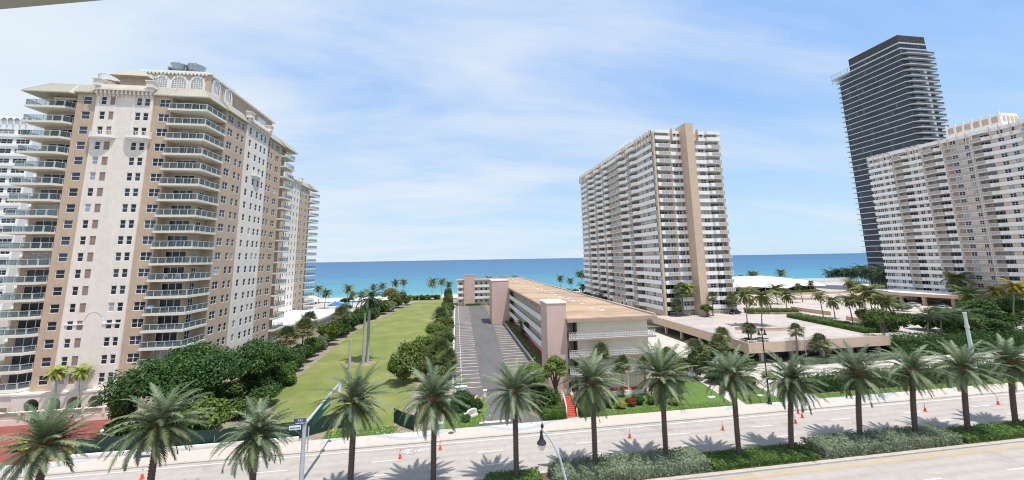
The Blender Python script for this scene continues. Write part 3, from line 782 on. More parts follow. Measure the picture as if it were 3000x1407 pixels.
# ================================================================== RIGHT TOWER
def right_tower():
    rng = random.Random(21)
    T = thing('long_apartment_slab', 'long beige apartment slab with white bands and an entrance canopy, in front of the dark glass tower', 'apartment building', (212,125,4))
    W = Windows(T, rng, (.62,.2,.18), 100)
    X0, Y1, Y0 = 200.4, 151.6, 72.0
    cz = [67.4-2.995*j for j in range(21)]
    bal = [(135.6,141.4),(123.9,130.2),(109.2,114.2),(94,100.6),(81,87)]
    body = MB(); pts = [(X0,Y1)]
    for a, b in bal: pts += [(X0,b),(X0+1.8,b),(X0+1.8,a),(X0,a)]
    pts += [(X0,Y0)]
    for p, q in zip(pts[:-1], pts[1:]): wall(body, p, q, 0, 70.4)
    wall(body, (X0+26,Y1),(X0,Y1),0,70.4); wall(body,(X0,Y0),(X0+26,Y0),0,70.4); wall(body,(X0+26,Y0),(X0+26,Y1),0,70.4)
    body.face([(X0,Y0,70.4),(X0+26,Y0,70.4),(X0+26,Y1,70.4),(X0,Y1,70.4)])
    body.build('wall', M['rosewall'], T)
    O, B = .5, 1.5
    path = [(X0+6,Y1+1.6),(X0+3,Y1+1.6),(X0-O,Y1+.4)]
    for a, b in bal:
        path += [(X0-O,b+.1),(X0-B,b-.1),(X0-B,a+.9),(X0-O,a+.1)]
    path += [(X0-O,Y0)]
    for j, c in enumerate(cz):
        z0, z1 = c-.74, c+.68; b = MB(); banded(b, path, z0, z1)
        for a, q in zip(path[:-1], path[1:]):
            b.face([(a[0],a[1],z0+.02),(q[0],q[1],z0+.02),(X0+1.7,q[1],z0+.02),(X0+1.7,a[1],z0+.02)][::-1])
            b.face([(a[0],a[1],z0+.2),(q[0],q[1],z0+.2),(X0+1.7,q[1],z0+.2),(X0+1.7,a[1],z0+.2)])
        o = b.build('parapet_band', M['white'], T)
        def panel(ya, yb, x, n):
            r = MB()
            r.face([(x,yb,z0+.2),(x,ya,z0+.2),(x,ya,z1-.1),(x,yb,z1-.1)], 0)
            for i in range(n+1):
                y = yb+(ya-yb)*i/n; r.face([(x-.03,y+.05,z0+.15),(x-.03,y-.05,z0+.15),(x-.03,y-.05,z1),(x-.03,y+.05,z1)], 1)
            r.build('railing', [M['picket'], M['slab']], o)
        for a, q in bal: panel(a+1.6, q-.3, X0-B-.03, 4)
        panel(114.6, 123.2, X0-O-.05, 8)
    b = MB(); banded(b, path, 69.6, 71.0); b.build('roof_parapet', M['white'], T)
    for j, c in enumerate(cz):
        z = c+1.36
        def w(y0, y1, n, h=1.5, x=X0-.04, nv=1):
            ww = (y1-y0)/n
            for i in range(n): W.add(x, y1-(i+.5)*ww, z, -PI/2, ww*.95, h, nv, 1)
        w(146.8,151.4,3); w(144.2,145.8,1); w(141.8,143.5,1) 
        w(132.8,134.5,1); w(130.9,132.2,1); w(118.9,120.8,1,1.6); w(115.2,116.6,1); w(105.4,107.2,1); w(102.4,104.0,1); w(90.4,92.4,1); w(88.2,89.6,1); w(77,79,1)
        for a, q in bal: W.add(X0+1.76, (a+q)/2-.5, z-.25, -PI/2, 3.4, 1.9, 2, 0)
    W.finish()
    sp = MB()
    for c in cz: sp.box(X0-.06,121.0,c+.55,X0-.001,122.8,c+2.3)
    sp.build('brown_panel', M['louver'], T)
    for y in [151.4,149.2,147,144.8,142.2,135,133,130.8,123.6,121,118,115.4,113.8,108.6,106,103.2,100.8,93.6,90.5]:
        f = MB(); f.box(X0-O-.4,y-.13,66.9,X0-O-.02,y+.13,71.6); f.build('fin', M['rosewall'], T)
    h = MB(); h.box(205,107.5,70.4,213,124,77.0); o = h.build('roof_house', M['white'], T)
    q = MB()
    for i in range(6): q.box(204.92,108.6+i*2.6,73.6,204.99,110.6+i*2.6,76)
    for i in range(4): q.box(205.7+i*1.9,107.42,73.6,206.9+i*1.9,107.49,76)
    q.build('roof_panel', M['orangewall'], o)
    for i in range(7): f = MB(); f.box(204.6,107.6+i*2.6,73,204.98,108.1+i*2.6,77.5); f.build('roof_fin', M['white'], o)
    # porte cochere
    P = thing('porte_cochere', 'long flat entrance canopy on pillars at the foot of the long beige slab', 'entrance canopy', (196,136,4))
    c = MB(); c.prism([(199.8,148.5),(183.5,146.5),(181.5,132),(186,118),(199.8,118)], 7.3, 8.5); c.build('canopy', M['orangewall'], P)
    c = MB(); c.prism([(199.7,148.2),(183.8,146.2),(181.9,132),(186.3,118.3),(199.7,118.3)], 8.5, 8.62); c.build('canopy_roof', M['whiteroof'], P)
    for x, y in ((186,144),(185,136),(184.8,128),(188,121),(195,144),(194,134),(194,124)):
        c = MB(); c.box(x-.5,y-.5,3.9,x+.5,y+.5,7.3); c.build('pillar', M['orangewall'], P)
right_tower()

# ================================================================== DARK TOWER
def dark_tower():
    T = thing('dark_glass_tower', 'very tall dark glass tower with thin white floor slabs, behind the long beige slab', 'skyscraper', (262,180,0))
    X0, X1, Y0, Y1 = 250.0, 268.6, 164.0, 198.6
    F = 3.37; top = 143.6
    rng = random.Random(31)
    n = int((top-6)/F)
    nb, nw = 26, 12
    glass = MB(); lines = MB()
    for k in range(n+1):
        z1 = top-F*k; z0 = z1-F
        y1 = Y1 if k >= 2 else 191.4
        for i in range(nb):
            a = Y0+(y1-Y0)*i/nb; b = Y0+(y1-Y0)*(i+1)/nb
            glass.face([(X0,b,z0),(X0,a,z0),(X0,a,z1),(X0,b,z1)], 1 if rng.random() < .07 else 0)
        for i in range(nw):
            a = X0+(X1-X0)*i/nw; b = X0+(X1-X0)*(i+1)/nw
            glass.face([(a,Y0,z0),(b,Y0,z0),(b,Y0,z1),(a,Y0,z1)], 1 if rng.random() < .18 else 0)
    glass.face([(X0,Y1,top-2*F),(X0,Y0,top-2*F),(X1,Y0,top-2*F),(X1,Y1,top-2*F)]); glass.face([(X1,Y0,0),(X1,Y1,0),(X1,Y1,top),(X1,Y0,top)]); glass.face([(X1,Y1,0),(X0,Y1,0),(X0,Y1,top-2*F),(X1,Y1,top-2*F)])
    glass.face([(X0,191.4,top),(X0,191.4,top-2*F),(X1,191.4,top-2*F),(X1,191.4,top)]); glass.face([(X0,191.4,top),(X0,Y0,top),(X1,Y0,top),(X1,191.4,top)])
    glass.build('curtain_wall', [M['darkglass'], M['darkglass2']], T)
    mu = MB()
    for i in range(nb+1):
        y = Y0+(Y1-Y0)*i/nb; mu.box(X0-.1,y-.06,2,X0-.001,y+.06,top-2*F if y > 191.4 else top)
    for i in range(nw+1):
        x = X0+(X1-X0)*i/nw; mu.box(x-.06,Y0-.1,2,x+.06,Y0-.001,top)
    mu.build('mullion', M['mullion'], T)
    for k in range(n+1):
        z = top-F*k
        b = MB()
        if k < 2: b.box(X0-.5,Y0-.5,z-.35,X1+.3,191.4 if k == 0 else Y1+5,z+.35)
        else: b.prism([(X0-.4,Y0-.2),(X0+1.6,Y0-2.2),(X1+1.9,Y0-2.2),(X1+1.9,Y0+1),(X1+1.9,Y1+3.0),(X0+.8,Y1+3.0),(X0-.4,Y1)], z-.24, z+.2)
        o = b.build('floor_slab', M['slabwhite'], T)
        if k >= 2:
            r = MB(); railing(r, [(X0+1.7,Y0-2.1),(X1+1.8,Y0-2.1)], z+.2, 1.1, 'glass', 4); r.build('railing', [M['darkglass2'], M['mullion']], o)
    pr = MB()
    for k in range(6, n): pr.box(X0+11,Y0-2.0,top-F*k+.16,X0+12.6,Y0-.1,top-F*(k-1)-.16)
    pr.build('balcony_divider', M['slabwhite'], T)
    s = MB(); s.box(X0,Y0,top+.35,X1,191.4,148.6); o = s.build('crown_screen', M['screen'], T)
    g = MB()
    for i in range(28): g.box(X0-.1,Y0+i*1,top+.36,X0-.002,Y0+i*1+.12,148.6)
    for i in range(19): g.box(X0+i,Y0-.1,top+.36,X0+i+.12,Y0-.002,148.6)
    for z in (145.6,147.2): g.box(X0-.07,Y0,z,X0-.003,191.3,z+.12); g.box(X0,Y0-.07,z,X1,Y0-.003,z+.12)
    g.build('screen_rib', M['mullion'], o)
    t = MB()
    zt = top-F
    for i in range(8): t.box(X0-.3,Y1-6+i*1.5,zt+.36,X0-.05,Y1-5.8+i*1.5,zt+3.0)
    t.box(X0-.35,Y1-6.2,zt+3.0,X0,Y1+5,zt+3.2)
    for i in range(3): t.box(X0-.3,Y1+1+i*1.7,zt-3.4,X0-.05,Y1+1.2+i*1.7,zt-.35)
    t.build('terrace_frame', M['slabwhite'], T)
dark_tower()
# ================================================================== LOW FOUR STOREY BUILDING
def low_building():
    rng = random.Random(41)
    T = thing('low_apartment_building', 'long four storey apartment building with flat tan roof and three pink stair shafts', 'apartment building', (28,140,0))
    W = Windows(T, rng, (.7,.2,.1), 100)
    zr = 13.1
    fl = [.6, 3.75, 6.9, 10.05]
    b = MB()
    # main bar (walls set back behind galleries)
    wx0, wx1, y0, y1 = 22.6, 37.0, 71.4, 226
    wall(b, (wx0,y0),(wx1,y0),0,zr); wall(b,(wx1,y0),(wx1,y1),0,zr); wall(b,(wx1,y1),(0.9,y1),0,zr)
    # gallery wall with doors and windows, facing the lot
    holes = []; p0, p1 = (wx0,216),(wx0,y0)
    for f in fl:
        u = 2.2
        while u < 142:
            for du, w, za, zb in ((0,1.0,.1,2.15),(1.7,1.5,.95,2.15),(3.6,.8,1.0,2.1)):
                holes.append((u+du-w/2,u+du+w/2,f+za,f+zb))
                if du: W.onwall(p0,p1,u+du,f+(za+zb)/2,w,zb-za,0 if du > 2 else 1,1,.15)
            u += 6.1
    wall(b, p0, p1, 0, zr, holes, depth=.22)
    b.face([(wx0+.22,216,0),(wx0+.22,y0+.01,0),(wx0+.22,y0+.01,zr),(wx0+.22,216,zr)])
    # rear wing
    holes = []; q0, q1 = (1.0,216.4),(wx0,216.4)
    for f in fl:
        for uc in (1.4,4.4,10.2,13.0,15.8,18.6):
            holes.append((uc-.6,uc+.6,f+.9,f+2.2)); W.onwall(q0,q1,uc,f+1.55,1.2,1.3,0,1,.15)
    wall(b, q0, q1, 0, zr, holes); wall(b,(.9,y1),(1.0,216.4),0,zr)
    b.build('wall', M['lowcream'], T)
    d = MB()
    for f in fl:
        u = 2.2
        while u < 142: d.box(wx0+.1,216-u-.5,f+.1,wx0+.21,216-u+.5,f+2.15); u += 6.1
    d.build('door', M['trim'], T)
    rf = MB(); rf.prism([(20.5,69.9),(38.4,69.9),(38.4,227),(0.2,227),(0.2,214.6),(20.5,214.6)], 13.1, 13.72)
    rf.build('roof_fascia', M['fascia'], T)
    rt = MB(); rt.prism([(20.75,70.15),(38.15,70.15),(38.15,226.7),(.45,226.7),(.45,214.9),(20.75,214.9)], 13.722, 13.8); o = rt.build('roof', M['lowroof'], T)
    e = MB(); e.box(37.9,70.2,13.802,38.3,226.7,14.12); e.box(10,226.3,13.802,37.8,226.7,14.1); e.build('roof_kerb', M['concrete'], o)
    # galleries: slabs with white parapets on the lot side, lattice railings on the street side
    for k, f in enumerate(fl[1:]):
        g = MB(); g.box(20.9,70.1,f-.25,22.59,214.6,f); g.box(22.59,70.1,f-.25,38.0,71.39,f); g.box(.6,215.0,f-.25,22.6,216.39,f)
        o = g.build('gallery_slab', M['concrete'], T)
        q = MB(); q.box(20.7,72.1,f-.35,20.88,214.8,f+1.02); q.box(.5,214.75,f-.35,20.69,214.95,f+1.0); q.build('gallery_parapet', M['white'], o)
        r = MB()
        r.box(20.72,70.0,f-.28,38.0,70.09,f+.02,1); r.box(20.72,69.98,f+1.1,38.0,70.1,f+1.2,1)
        r.box(20.72,70.02,f+.04,38.0,70.07,f+.16,0)
        x = 20.75; n = 0
        while x < 38.0:
            r.box(x-.03,69.99,f+.03,x+.03,70.095,f+1.1,0)
            if x < 37.6:
                for (xa,za,xb,zb) in ((.0,.2,.24,.62),(.24,.62,.0,1.04),(.46,.2,.22,.62),(.22,.62,.46,1.04)):
                    dx, dz = xb-xa, zb-za; l = math.hypot(dx,dz); nx, nz = -dz/l*.055, dx/l*.055
                    r.face([(x+xa-nx,70.03,f+za-nz),(x+xb-nx,70.03,f+zb-nz),(x+xb+nx,70.03,f+zb+nz),(x+xa+nx,70.03,f+za+nz)], 0)
            x += .46; n += 1
        r.build('lattice_railing', [M['trim'], M['fascia']], o)
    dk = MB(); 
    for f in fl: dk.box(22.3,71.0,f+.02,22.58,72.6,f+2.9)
    dk.build('doorway_shade', M['paintshade'], T)  # solid dark blocks, the opening's shade is painted on
    # ground floor verandah
    v = MB(); v.box(20.7,69.6,-.1,38.2,71.38,.62); v.build('verandah_plinth', M['trim'], T)
    v = MB(); v.box(20.9,69.8,.621,38,71.38,.66); v.build('verandah_floor', M['brightred'], T)
    v = MB(); v.box(20.5,72.2,-.05,22.58,214,.45); v.build('gallery_floor', M['redfloor'], T)
    for i in range(9):
        v = MB(); v.box(22.2+i*1.9,70.0,.66,22.32+i*1.9,70.12,3.49); v.build('verandah_post', M['trim'], T)
    # pink stair shafts
    for (x0,ya,x1,yb,zt) in ((16.9,71.2,20.69,76.5,16.5),(13.9,150.6,20.69,161.5,16.4),(4.4,214.0,10.2,216.3,16.3)):
        s = MB(); s.box(x0,ya,0,x1,yb,zt); o = s.build('stair_shaft', M['pinktile'], T)
        c = MB(); c.box(x0-.1,ya-.1,zt,x1+.1,yb+.1,zt+.22); c.build('shaft_cap', M['whiteroof'] if ya < 80 else M['pinktile'], o)
    # roof vents
    rr = random.Random(2)
    for i in range(22):
        y = 78+i*6.3+rr.uniform(-1,1); x = 30.3+rr.uniform(-.5,.5)
        v = MB(); v.box(x-.45,y-.45,13.8,x+.45,y+.45,13.98,1); v.cyl(x-.1,y,13.98,14.45,.1,n=8); v.cyl(x-.1,y,14.45,14.62,.24,.06,n=8); v.cyl(x+.3,y+.2,13.98,14.3,.06,n=6)
        v.build('roof_vent', [M['vent'], M['whiteroof']], T)
    W.finish()
low_building()

# ================================================================== WHITE ROOFED ANNEX AND BEACH CLUB
def annex():
    T = thing('pool_annex', 'low annex with flat white roof and niched tan side wall beside the tan tower', 'annex', (-55,150,0))
    poly = [(-66.5,133.7),(-54,133.7),(-47.6,142),(-47.6,170),(-66.5,170)]
    b = MB(); b.prism(poly, 0, 5.0); b.build('wall', M['tan'], T)
    r = MB(); r.prism([(-66.6,133),(-53.6,133),(-47.0,141.7),(-47.0,170.6),(-66.6,170.6)], 5.0, 5.55); r.build('roof', M['whiteroof'], T)
    q = MB(); q.prism([(-66.5,133.2),(-53.8,133.2),(-47.2,141.8),(-47.2,170.4),(-66.5,170.4)], 4.3, 4.998); q.build('cornice', M['slab'], T)
    n = MB()
    for i in range(8):
        y = 144+i*3.2; n.prism([(-47.595,y),(-47.45,y),(-47.45,y+.25),(-47.595,y+.25)], .5, 4.2)
    n.build('pilaster', M['cream'], T)
annex()

def beach_club():
    T = thing('beach_club', 'beach clubhouse under a broad folded white roof beyond the parking deck', 'clubhouse', (200,225,4))
    out = [(146,196),(160,186),(174.7,181),(186,186),(206,187.7),(222,210),(236,235),(228,262),(210,272),(180,262),(160,240),(148,216)]
    b = MB(); b.prism([(200+(x-200)*.86,225+(y-225)*.86) for x,y in out], 3.9, 7.2); b.build('wall', M['beige'], T)
    r = MB(); ap = (200,226,11.2); n = len(out)
    zs = [7.3 if i % 2 == 0 else 8.0 for i in range(n)]
    for i in range(n):
        j = (i+1)%n; a = (*out[i],zs[i]); c = (*out[j],zs[j])
        m1 = (200+(out[i][0]-200)*.5,226+(out[i][1]-226)*.5,9.2+(.6 if i%2 else 0)); m2 = (200+(out[j][0]-200)*.5,226+(out[j][1]-226)*.5,9.2+(.6 if j%2 else 0))
        r.face([a,c,m2,m1]); r.face([m1,m2,ap]); r.face([(a[0],a[1],a[2]-.35),(c[0],c[1],c[2]-.35),c,a]); r.face([(c[0],c[1],c[2]-.35),(a[0],a[1],a[2]-.35),(200,226,6.9)])
    r.build('roof', M['whiteroof'], T)
    w = MB()
    for i in range(9): w.box(164+i*4.4,188.2+i*.35,4.6,166.4+i*4.4,190.2+i*.35,6.6)
    w.build('window', M['glassA'], T)
beach_club()

# ================================================================== GROUND, ROADS
def structure(name, mb, m):
    return tag(mb.build(name, m), kind='structure')
def sheet(name, poly, z, m):
    b = MB(); b.face([(x,y,z) for x,y in poly]); return structure(name, b, m)
def road_mat():
    m = M['road']; nt = m.node_tree; N = nt.nodes; L = nt.links; bs = N['Principled BSDF']
    base = bs.inputs['Base Color'].links[0].from_socket
    tc = next(n for n in N if n.type == 'TEX_COORD'); sp = N.new('ShaderNodeSeparateXYZ'); L.new(tc.outputs['Object'], sp.inputs[0])
    def mth(op, a, b_=0):
        q = N.new('ShaderNodeMath'); q.operation = op
        for i, x in enumerate((a,b_)):
            if isinstance(x,(int,float)): q.inputs[i].default_value = x
            else: L.new(x, q.inputs[i])
        return q.outputs[0]
    mp = N.new('ShaderNodeMapping'); mp.inputs['Scale'].default_value = (.05,1.4,1); L.new(tc.outputs['Object'], mp.inputs[0])
    no = N.new('ShaderNodeTexNoise'); no.inputs['Scale'].default_value = 1; no.inputs['Detail'].default_value = 6; L.new(mp.outputs[0], no.inputs['Vector'])
    tr = mth('ABSOLUTE', mth('SINE', mth('MULTIPLY', mth('ADD', sp.outputs['Y'], .3), PI/1.6)))
    v = mth('MULTIPLY', mth('POWER', tr, 3.0), mth('MULTIPLY', no.outputs['Fac'], .16))
    vo = N.new('ShaderNodeTexVoronoi'); vo.feature = 'DISTANCE_TO_EDGE'; vo.inputs['Scale'].default_value = .16; L.new(tc.outputs['Object'], vo.inputs['Vector'])
    nz = N.new('ShaderNodeTexNoise'); nz.inputs['Scale'].default_value = .6; L.new(tc.outputs['Object'], nz.inputs['Vector'])
    ck = mth('MULTIPLY', mth('LESS_THAN', vo.outputs['Distance'], .004), mth('MULTIPLY', mth('GREATER_THAN', nz.outputs['Fac'], .55), .13))
    sm = N.new('ShaderNodeTexNoise'); sm.inputs['Scale'].default_value = .22; sm.inputs['Detail'].default_value = 8; L.new(tc.outputs['Object'], sm.inputs['Vector'])
    st = mth('MULTIPLY', mth('MAXIMUM', mth('SUBTRACT', sm.outputs['Fac'], .56), 0), 1.1)
    k = mth('SUBTRACT', 1.0, mth('ADD', mth('ADD', v, ck), st))
    sc = N.new('ShaderNodeVectorMath'); sc.operation = 'SCALE'; L.new(base, sc.inputs[0]); L.new(k, sc.inputs['Scale']); L.new(sc.outputs[0], bs.inputs['Base Color'])
road_mat()
sheet('ground', [(-700,-400),(900,-400),(900,262),(-700,262)], -.02, M['ground'])
# beach and sea
b = MB(); xs = [(-900+60*i) for i in range(36)]
for a, c in zip(xs[:-1], xs[1:]):
    wob = lambda x: 2.2*math.sin(x*.045)+1.5*math.sin(x*.11+1)
    b.face([(a,255,.35),(c,255,.35),(c,292+wob(c),-.5),(a,292+wob(a),-.5)])
structure('beach', b, M['sand'])
def sea_mat():
    m = D.materials.new('sea_water'); m.use_nodes = True
    nt = m.node_tree; N = nt.nodes; L = nt.links; bs = N['Principled BSDF']
    bs.inputs['Roughness'].default_value = .4; bs.inputs['Specular IOR Level'].default_value = .1
    tc = N.new('ShaderNodeTexCoord'); sp = N.new('ShaderNodeSeparateXYZ'); L.new(tc.outputs['Object'], sp.inputs[0])
    mp = N.new('ShaderNodeMapping'); mp.inputs['Scale'].default_value = (.25,1,1); L.new(tc.outputs['Object'], mp.inputs[0])
    no = N.new('ShaderNodeTexNoise'); no.inputs['Scale'].default_value = .02; no.inputs['Detail'].default_value = 5; L.new(mp.outputs[0], no.inputs['Vector'])
    def mth(op, a, b_):
        q = N.new('ShaderNodeMath'); q.operation = op
        for i, x in enumerate((a,b_)):
            if isinstance(x,(int,float)): q.inputs[i].default_value = x
            else: L.new(x, q.inputs[i])
        return q.outputs[0]
    dist = mth('SUBTRACT', sp.outputs['Y'], 288.0)
    lg = mth('LOGARITHM', mth('MAXIMUM', dist, 1.0), 10.0)
    lg = mth('ADD', lg, mth('MULTIPLY', mth('SUBTRACT', no.outputs['Fac'], .5), .55))
    rp = N.new('ShaderNodeValToRGB'); L.new(mth('DIVIDE', lg, 4.2), rp.inputs[0])
    cr = rp.color_ramp; cr.elements[0].position = .12; cr.elements[0].color = (.19,.32,.31,1)
    cr.elements[1].position = 1; cr.elements[1].color = (.025,.085,.205,1)
    for p, c in ((.25,(.105,.28,.305,1)),(.40,(.068,.235,.295,1)),(.53,(.055,.20,.28,1)),(.64,(.038,.138,.245,1)),(.78,(.03,.11,.222,1))):
        e = cr.elements.new(p); e.color = c
    n4 = N.new('ShaderNodeTexNoise'); n4.inputs['Scale'].default_value = .14; n4.inputs['Detail'].default_value = 7; n4.inputs['Roughness'].default_value = .75; L.new(mp.outputs[0], n4.inputs['Vector'])
    sc4 = N.new('ShaderNodeVectorMath'); sc4.operation = 'SCALE'; L.new(rp.outputs[0], sc4.inputs[0]); L.new(mth('ADD', .62, mth('MULTIPLY', n4.outputs['Fac'], .76)), sc4.inputs['Scale'])
    L.new(sc4.outputs[0], bs.inputs['Base Color'])
    n2 = N.new('ShaderNodeTexNoise'); n2.inputs['Scale'].default_value = .12; n2.inputs['Detail'].default_value = 8; n2.inputs['Roughness'].default_value = .7
    L.new(mp.outputs[0], n2.inputs['Vector'])
    bp = N.new('ShaderNodeBump'); bp.inputs['Strength'].default_value = .6; bp.inputs['Distance'].default_value = 1.6
    L.new(n2.outputs['Fac'], bp.inputs['Height']); L.new(bp.outputs[0], bs.inputs['Normal'])
    return m
sheet('sea', [(-60000,283),(60000,283),(60000,60000),(-60000,60000)], -.4, sea_mat())
# carriageways, median and pavement
sheet('road', [(-260,47.6),(420,47.6),(420,57.45),(-260,57.45)], 0, M['road'])
sheet('road', [(-260,29),(420,29),(420,43.2),(-260,43.2)], 0, M['road'])
b = MB(); b.box(-260,24,-.1,420,28.9,.14); structure('pavement', b, M['concrete'])
b = MB()
for y0, y1 in ((57.45,57.9),): b.box(-260,y0,-.1,420,y1,.13)
structure('kerb', b, M['kerb'])
def walk_mat():
    m = mat('wave_pavement', (.53,.435,.385), .9, .07, .8, big=(.15,.07))
    nt = m.node_tree; N = nt.nodes; L = nt.links; bs = N['Principled BSDF']
    base = bs.inputs['Base Color'].links[0].from_socket
    tc = N.new('ShaderNodeTexCoord'); sp = N.new('ShaderNodeSeparateXYZ'); L.new(tc.outputs['Object'], sp.inputs[0])
    def mth(op, a, b_=0, c_=None):
        q = N.new('ShaderNodeMath'); q.operation = op
        for i, x in enumerate((a,b_)):
            if isinstance(x,(int,float)): q.inputs[i].default_value = x
            else: L.new(x, q.inputs[i])
        return q.outputs[0]
    x, y = sp.outputs['X'], sp.outputs['Y']
    s = mth('SINE', mth('MULTIPLY', mth('ADD', x, 2.0), 2*PI/15.5))
    wave = mth('ADD', mth('MULTIPLY', s, 1.25), 59.75)
    dy = mth('SUBTRACT', y, wave)
    inner = mth('GREATER_THAN', dy, .0)
    band = mth('MULTIPLY', mth('GREATER_THAN', dy, -.1), mth('LESS_THAN', dy, .75))
    on = mth('GREATER_THAN', mth('SINE', mth('MULTIPLY', mth('ADD', x, 14), 2*PI/62)), -.45)
    mx = N.new('ShaderNodeMix'); mx.data_type = 'RGBA'; L.new(mth('MULTIPLY', inner, on), mx.inputs[0]); L.new(base, mx.inputs[6]); mx.inputs[7].default_value = (.475,.475,.45,1)
    m2 = N.new('ShaderNodeMix'); m2.data_type = 'RGBA'; L.new(mth('MULTIPLY', band, on), m2.inputs[0]); L.new(mx.outputs[2], m2.inputs[6]); m2.inputs[7].default_value = (.36,.385,.41,1)
    # joints
    j = mth('LESS_THAN', mth('FRACT', mth('DIVIDE', x, 3.05)), .018)
    m3 = N.new('ShaderNodeMix'); m3.data_type = 'RGBA'; L.new(mth('MULTIPLY', j, .4), m3.inputs[0]); L.new(m2.outputs[2], m3.inputs[6]); m3.inputs[7].default_value = (.2,.17,.15,1)
    L.new(m3.outputs[2], bs.inputs['Base Color'])
    return m
b = MB(); b.box(-260,57.9,-.1,420,60.95,.125); structure('pavement', b, walk_mat())
b = MB(); b.box(-260,43.2,-.1,420,43.75,.16); b.box(-260,47.1,-.1,420,47.6,.16); structure('kerb', b, M['kerb'])
b = MB(); b.box(-260,43.75,-.1,420,47.1,.1); structure('land', b, M['soil'])
# painted markings
mk = MB()
def dash(x0, x1, y, w=.13): mk.box(x0,y-w/2,.001,x1,y+w/2,.006)
x = -250
for y, ph in ((53.55,-10.4),(50.35,-10.3)):
    k = -20
    while k < 34:
        a = ph+13.35*k if y > 52 else ph+13.5*k; dash(a, a+3.5, y); k += 1
for k in range(-18, 30): dash(62.9+12.2*k, 65.9+12.2*k, 38.5); dash(62.9+12.2*k, 65.9+12.2*k, 34.9)
dash(-260, 420, 56.75, .15)
structure('road_markings', mk, M['roadpaint'])
mk = MB(); mk.box(-260,42.3,.001,420,42.45,.006); structure('road_line', mk, M['yellowpaint'])
# bicycle sharrow
mk = MB()
def ring(cx, cy, r, w=.07):
    n = 18
    for i in range(n):
        a0, a1 = 2*PI*i/n, 2*PI*(i+1)/n
        mk.face([(cx+r*math.cos(a0),cy+r*math.sin(a0),.008),(cx+r*math.cos(a1),cy+r*math.sin(a1),.008),(cx+(r-w)*math.cos(a1),cy+(r-w)*math.sin(a1),.008),(cx+(r-w)*math.cos(a0),cy+(r-w)*math.sin(a0),.008)][::-1])
def stroke(x0,y0,x1,y1,w=.1):
    d = Vector((x1-x0,y1-y0)).normalized(); n = Vector((-d.y,d.x))*w/2
    mk.face([(x0-n.x,y0-n.y,.008),(x1-n.x,y1-n.y,.008),(x1+n.x,y1+n.y,.008),(x0+n.x,y0+n.y,.008)])
ring(-5.0,55.5,.42); ring(-3.9,55.5,.42)
for s_ in ((-5,55.5,-4.6,55.9),(-4.6,55.9,-3.9,55.5),(-4.6,55.9,-4.4,55.4),(-4.4,55.4,-5,55.5),(-4.2,55.9,-3.9,55.5)): stroke(*s_)
for dx in (0,.5): stroke(-6.9+dx,55.5,-6.1+dx,56.1,.14); stroke(-6.9+dx,55.5,-6.1+dx,54.9,.14)
structure('road_marking', mk, M['roadpaint'])
# lawn with its bare left margin, and verges
LW = [(-36,84),(-27,66),(-17,63.2),(-9.5,63.2),(-8,75),(-8.5,95),(-6,120),(-8,160),(-6,205),(-6.5,248),(-22,248),(-27,230),(-31,190),(-35.3,165),(-36,140),(-35.5,118),(-34.5,96)]
sheet('lawn', LW, .02, M['lawn'])
sheet('ground', [(-60,60.96),(.2,60.96),(.2,250),(-60,250)], .005, M['litter'])
b = MB(); n = 40
b.face([(-22.0+1.9*math.cos(2*PI*i/n)*(1+.15*math.sin(2*PI*i*3/n)),101.6+2.0*math.sin(2*PI*i/n),.03) for i in range(n)]); 
structure('land', b, M['litter'])
sheet('lawn', [(-19,60.97),(-9,60.97),(-8.5,63.6),(-14,64.5),(-19,63.6)], .03, M['verge'])
sheet('lawn', [(-1.8,60.97),(3.6,60.97),(5.2,66),(5.6,70),(4.8,72.6),(-1.8,72)], .03, M['verge'])
sheet('lawn', [(20.2,60.97),(46.4,60.97),(48.4,73.4),(44,77),(38.6,73),(38.6,69),(20.2,69)], .03, M['verge'])
sheet('lawn', [(48.6,60.97),(55.6,60.97),(57.5,70),(51.2,74)], .03, M['verge'])
sheet('lawn', [(62.8,60.97),(420,60.97),(420,64),(62.8,63)], .03, M['verge'])
# walkway and entrance drives
sheet('pavement', [(57,67.5),(230,67.5),(230,82.1),(66,82.1),(66,90),(58,92)], .016, M['concrete'])
sheet('footpath', [(46.5,60.96),(48.5,60.96),(51.2,74),(58,92),(55.5,92),(48.5,73.5)], .04, M['concrete'])
sheet('pavement', [(39,69),(48,74),(57,92),(66,92),(66,214),(39,214)], .012, M['concrete'])
sheet('road', [(55.7,60.96),(62.6,60.96),(64.5,66),(72,74),(84,76.5),(110,77),(110,79),(70,79),(62,76),(57.4,68)], .035, M['concrete'])
# parking lot
sheet('road', [(3.4,60.96),(14,60.96),(10.9,66),(10.2,70),(10.8,79),(12.6,99),(14.4,147),(15.5,214.5),(6.8,214.5),(5.4,113),(4.9,78.5),(1.8,73.6),(5.9,69),(4.6,65)], .026, M['asphalt'])
sheet('pavement', [(-.4,73.6),(1.8,73.6),(4.9,78.5),(5.4,113),(6.8,214.5),(-.4,214.5)], .022, M['stallpave'])
sheet('pavement', [(10.8,79),(18.6,79),(18.8,150.5),(14.45,150.5),(14.4,147),(12.6,99)], .018, M['stallpave'])
mk = MB(); y = 79
while y < 213: mk.box(.1,y-.1,.027,5.1+(y-79)*.012,y+.1,.034); y += 2.9
y = 84
while y < 150: mk.box(11.3+(y-84)*.045,y-.1,.027,18.4,y+.1,.034); y += 2.9
mk.box(3.65,62.15,.03,8.5,62.75,.036)
structure('pavement_lines', mk, M['roadpaint'])
mk = MB()
for i in range(3): mk.face([(1.9+i*1.25,72.7,.04),(2.25+i*1.25,72.7,.04),(2.9+i*1.25,74.4,.04),(2.55+i*1.25,74.4,.04)])
structure('pavement_marking', mk, M['yellowpaint'])
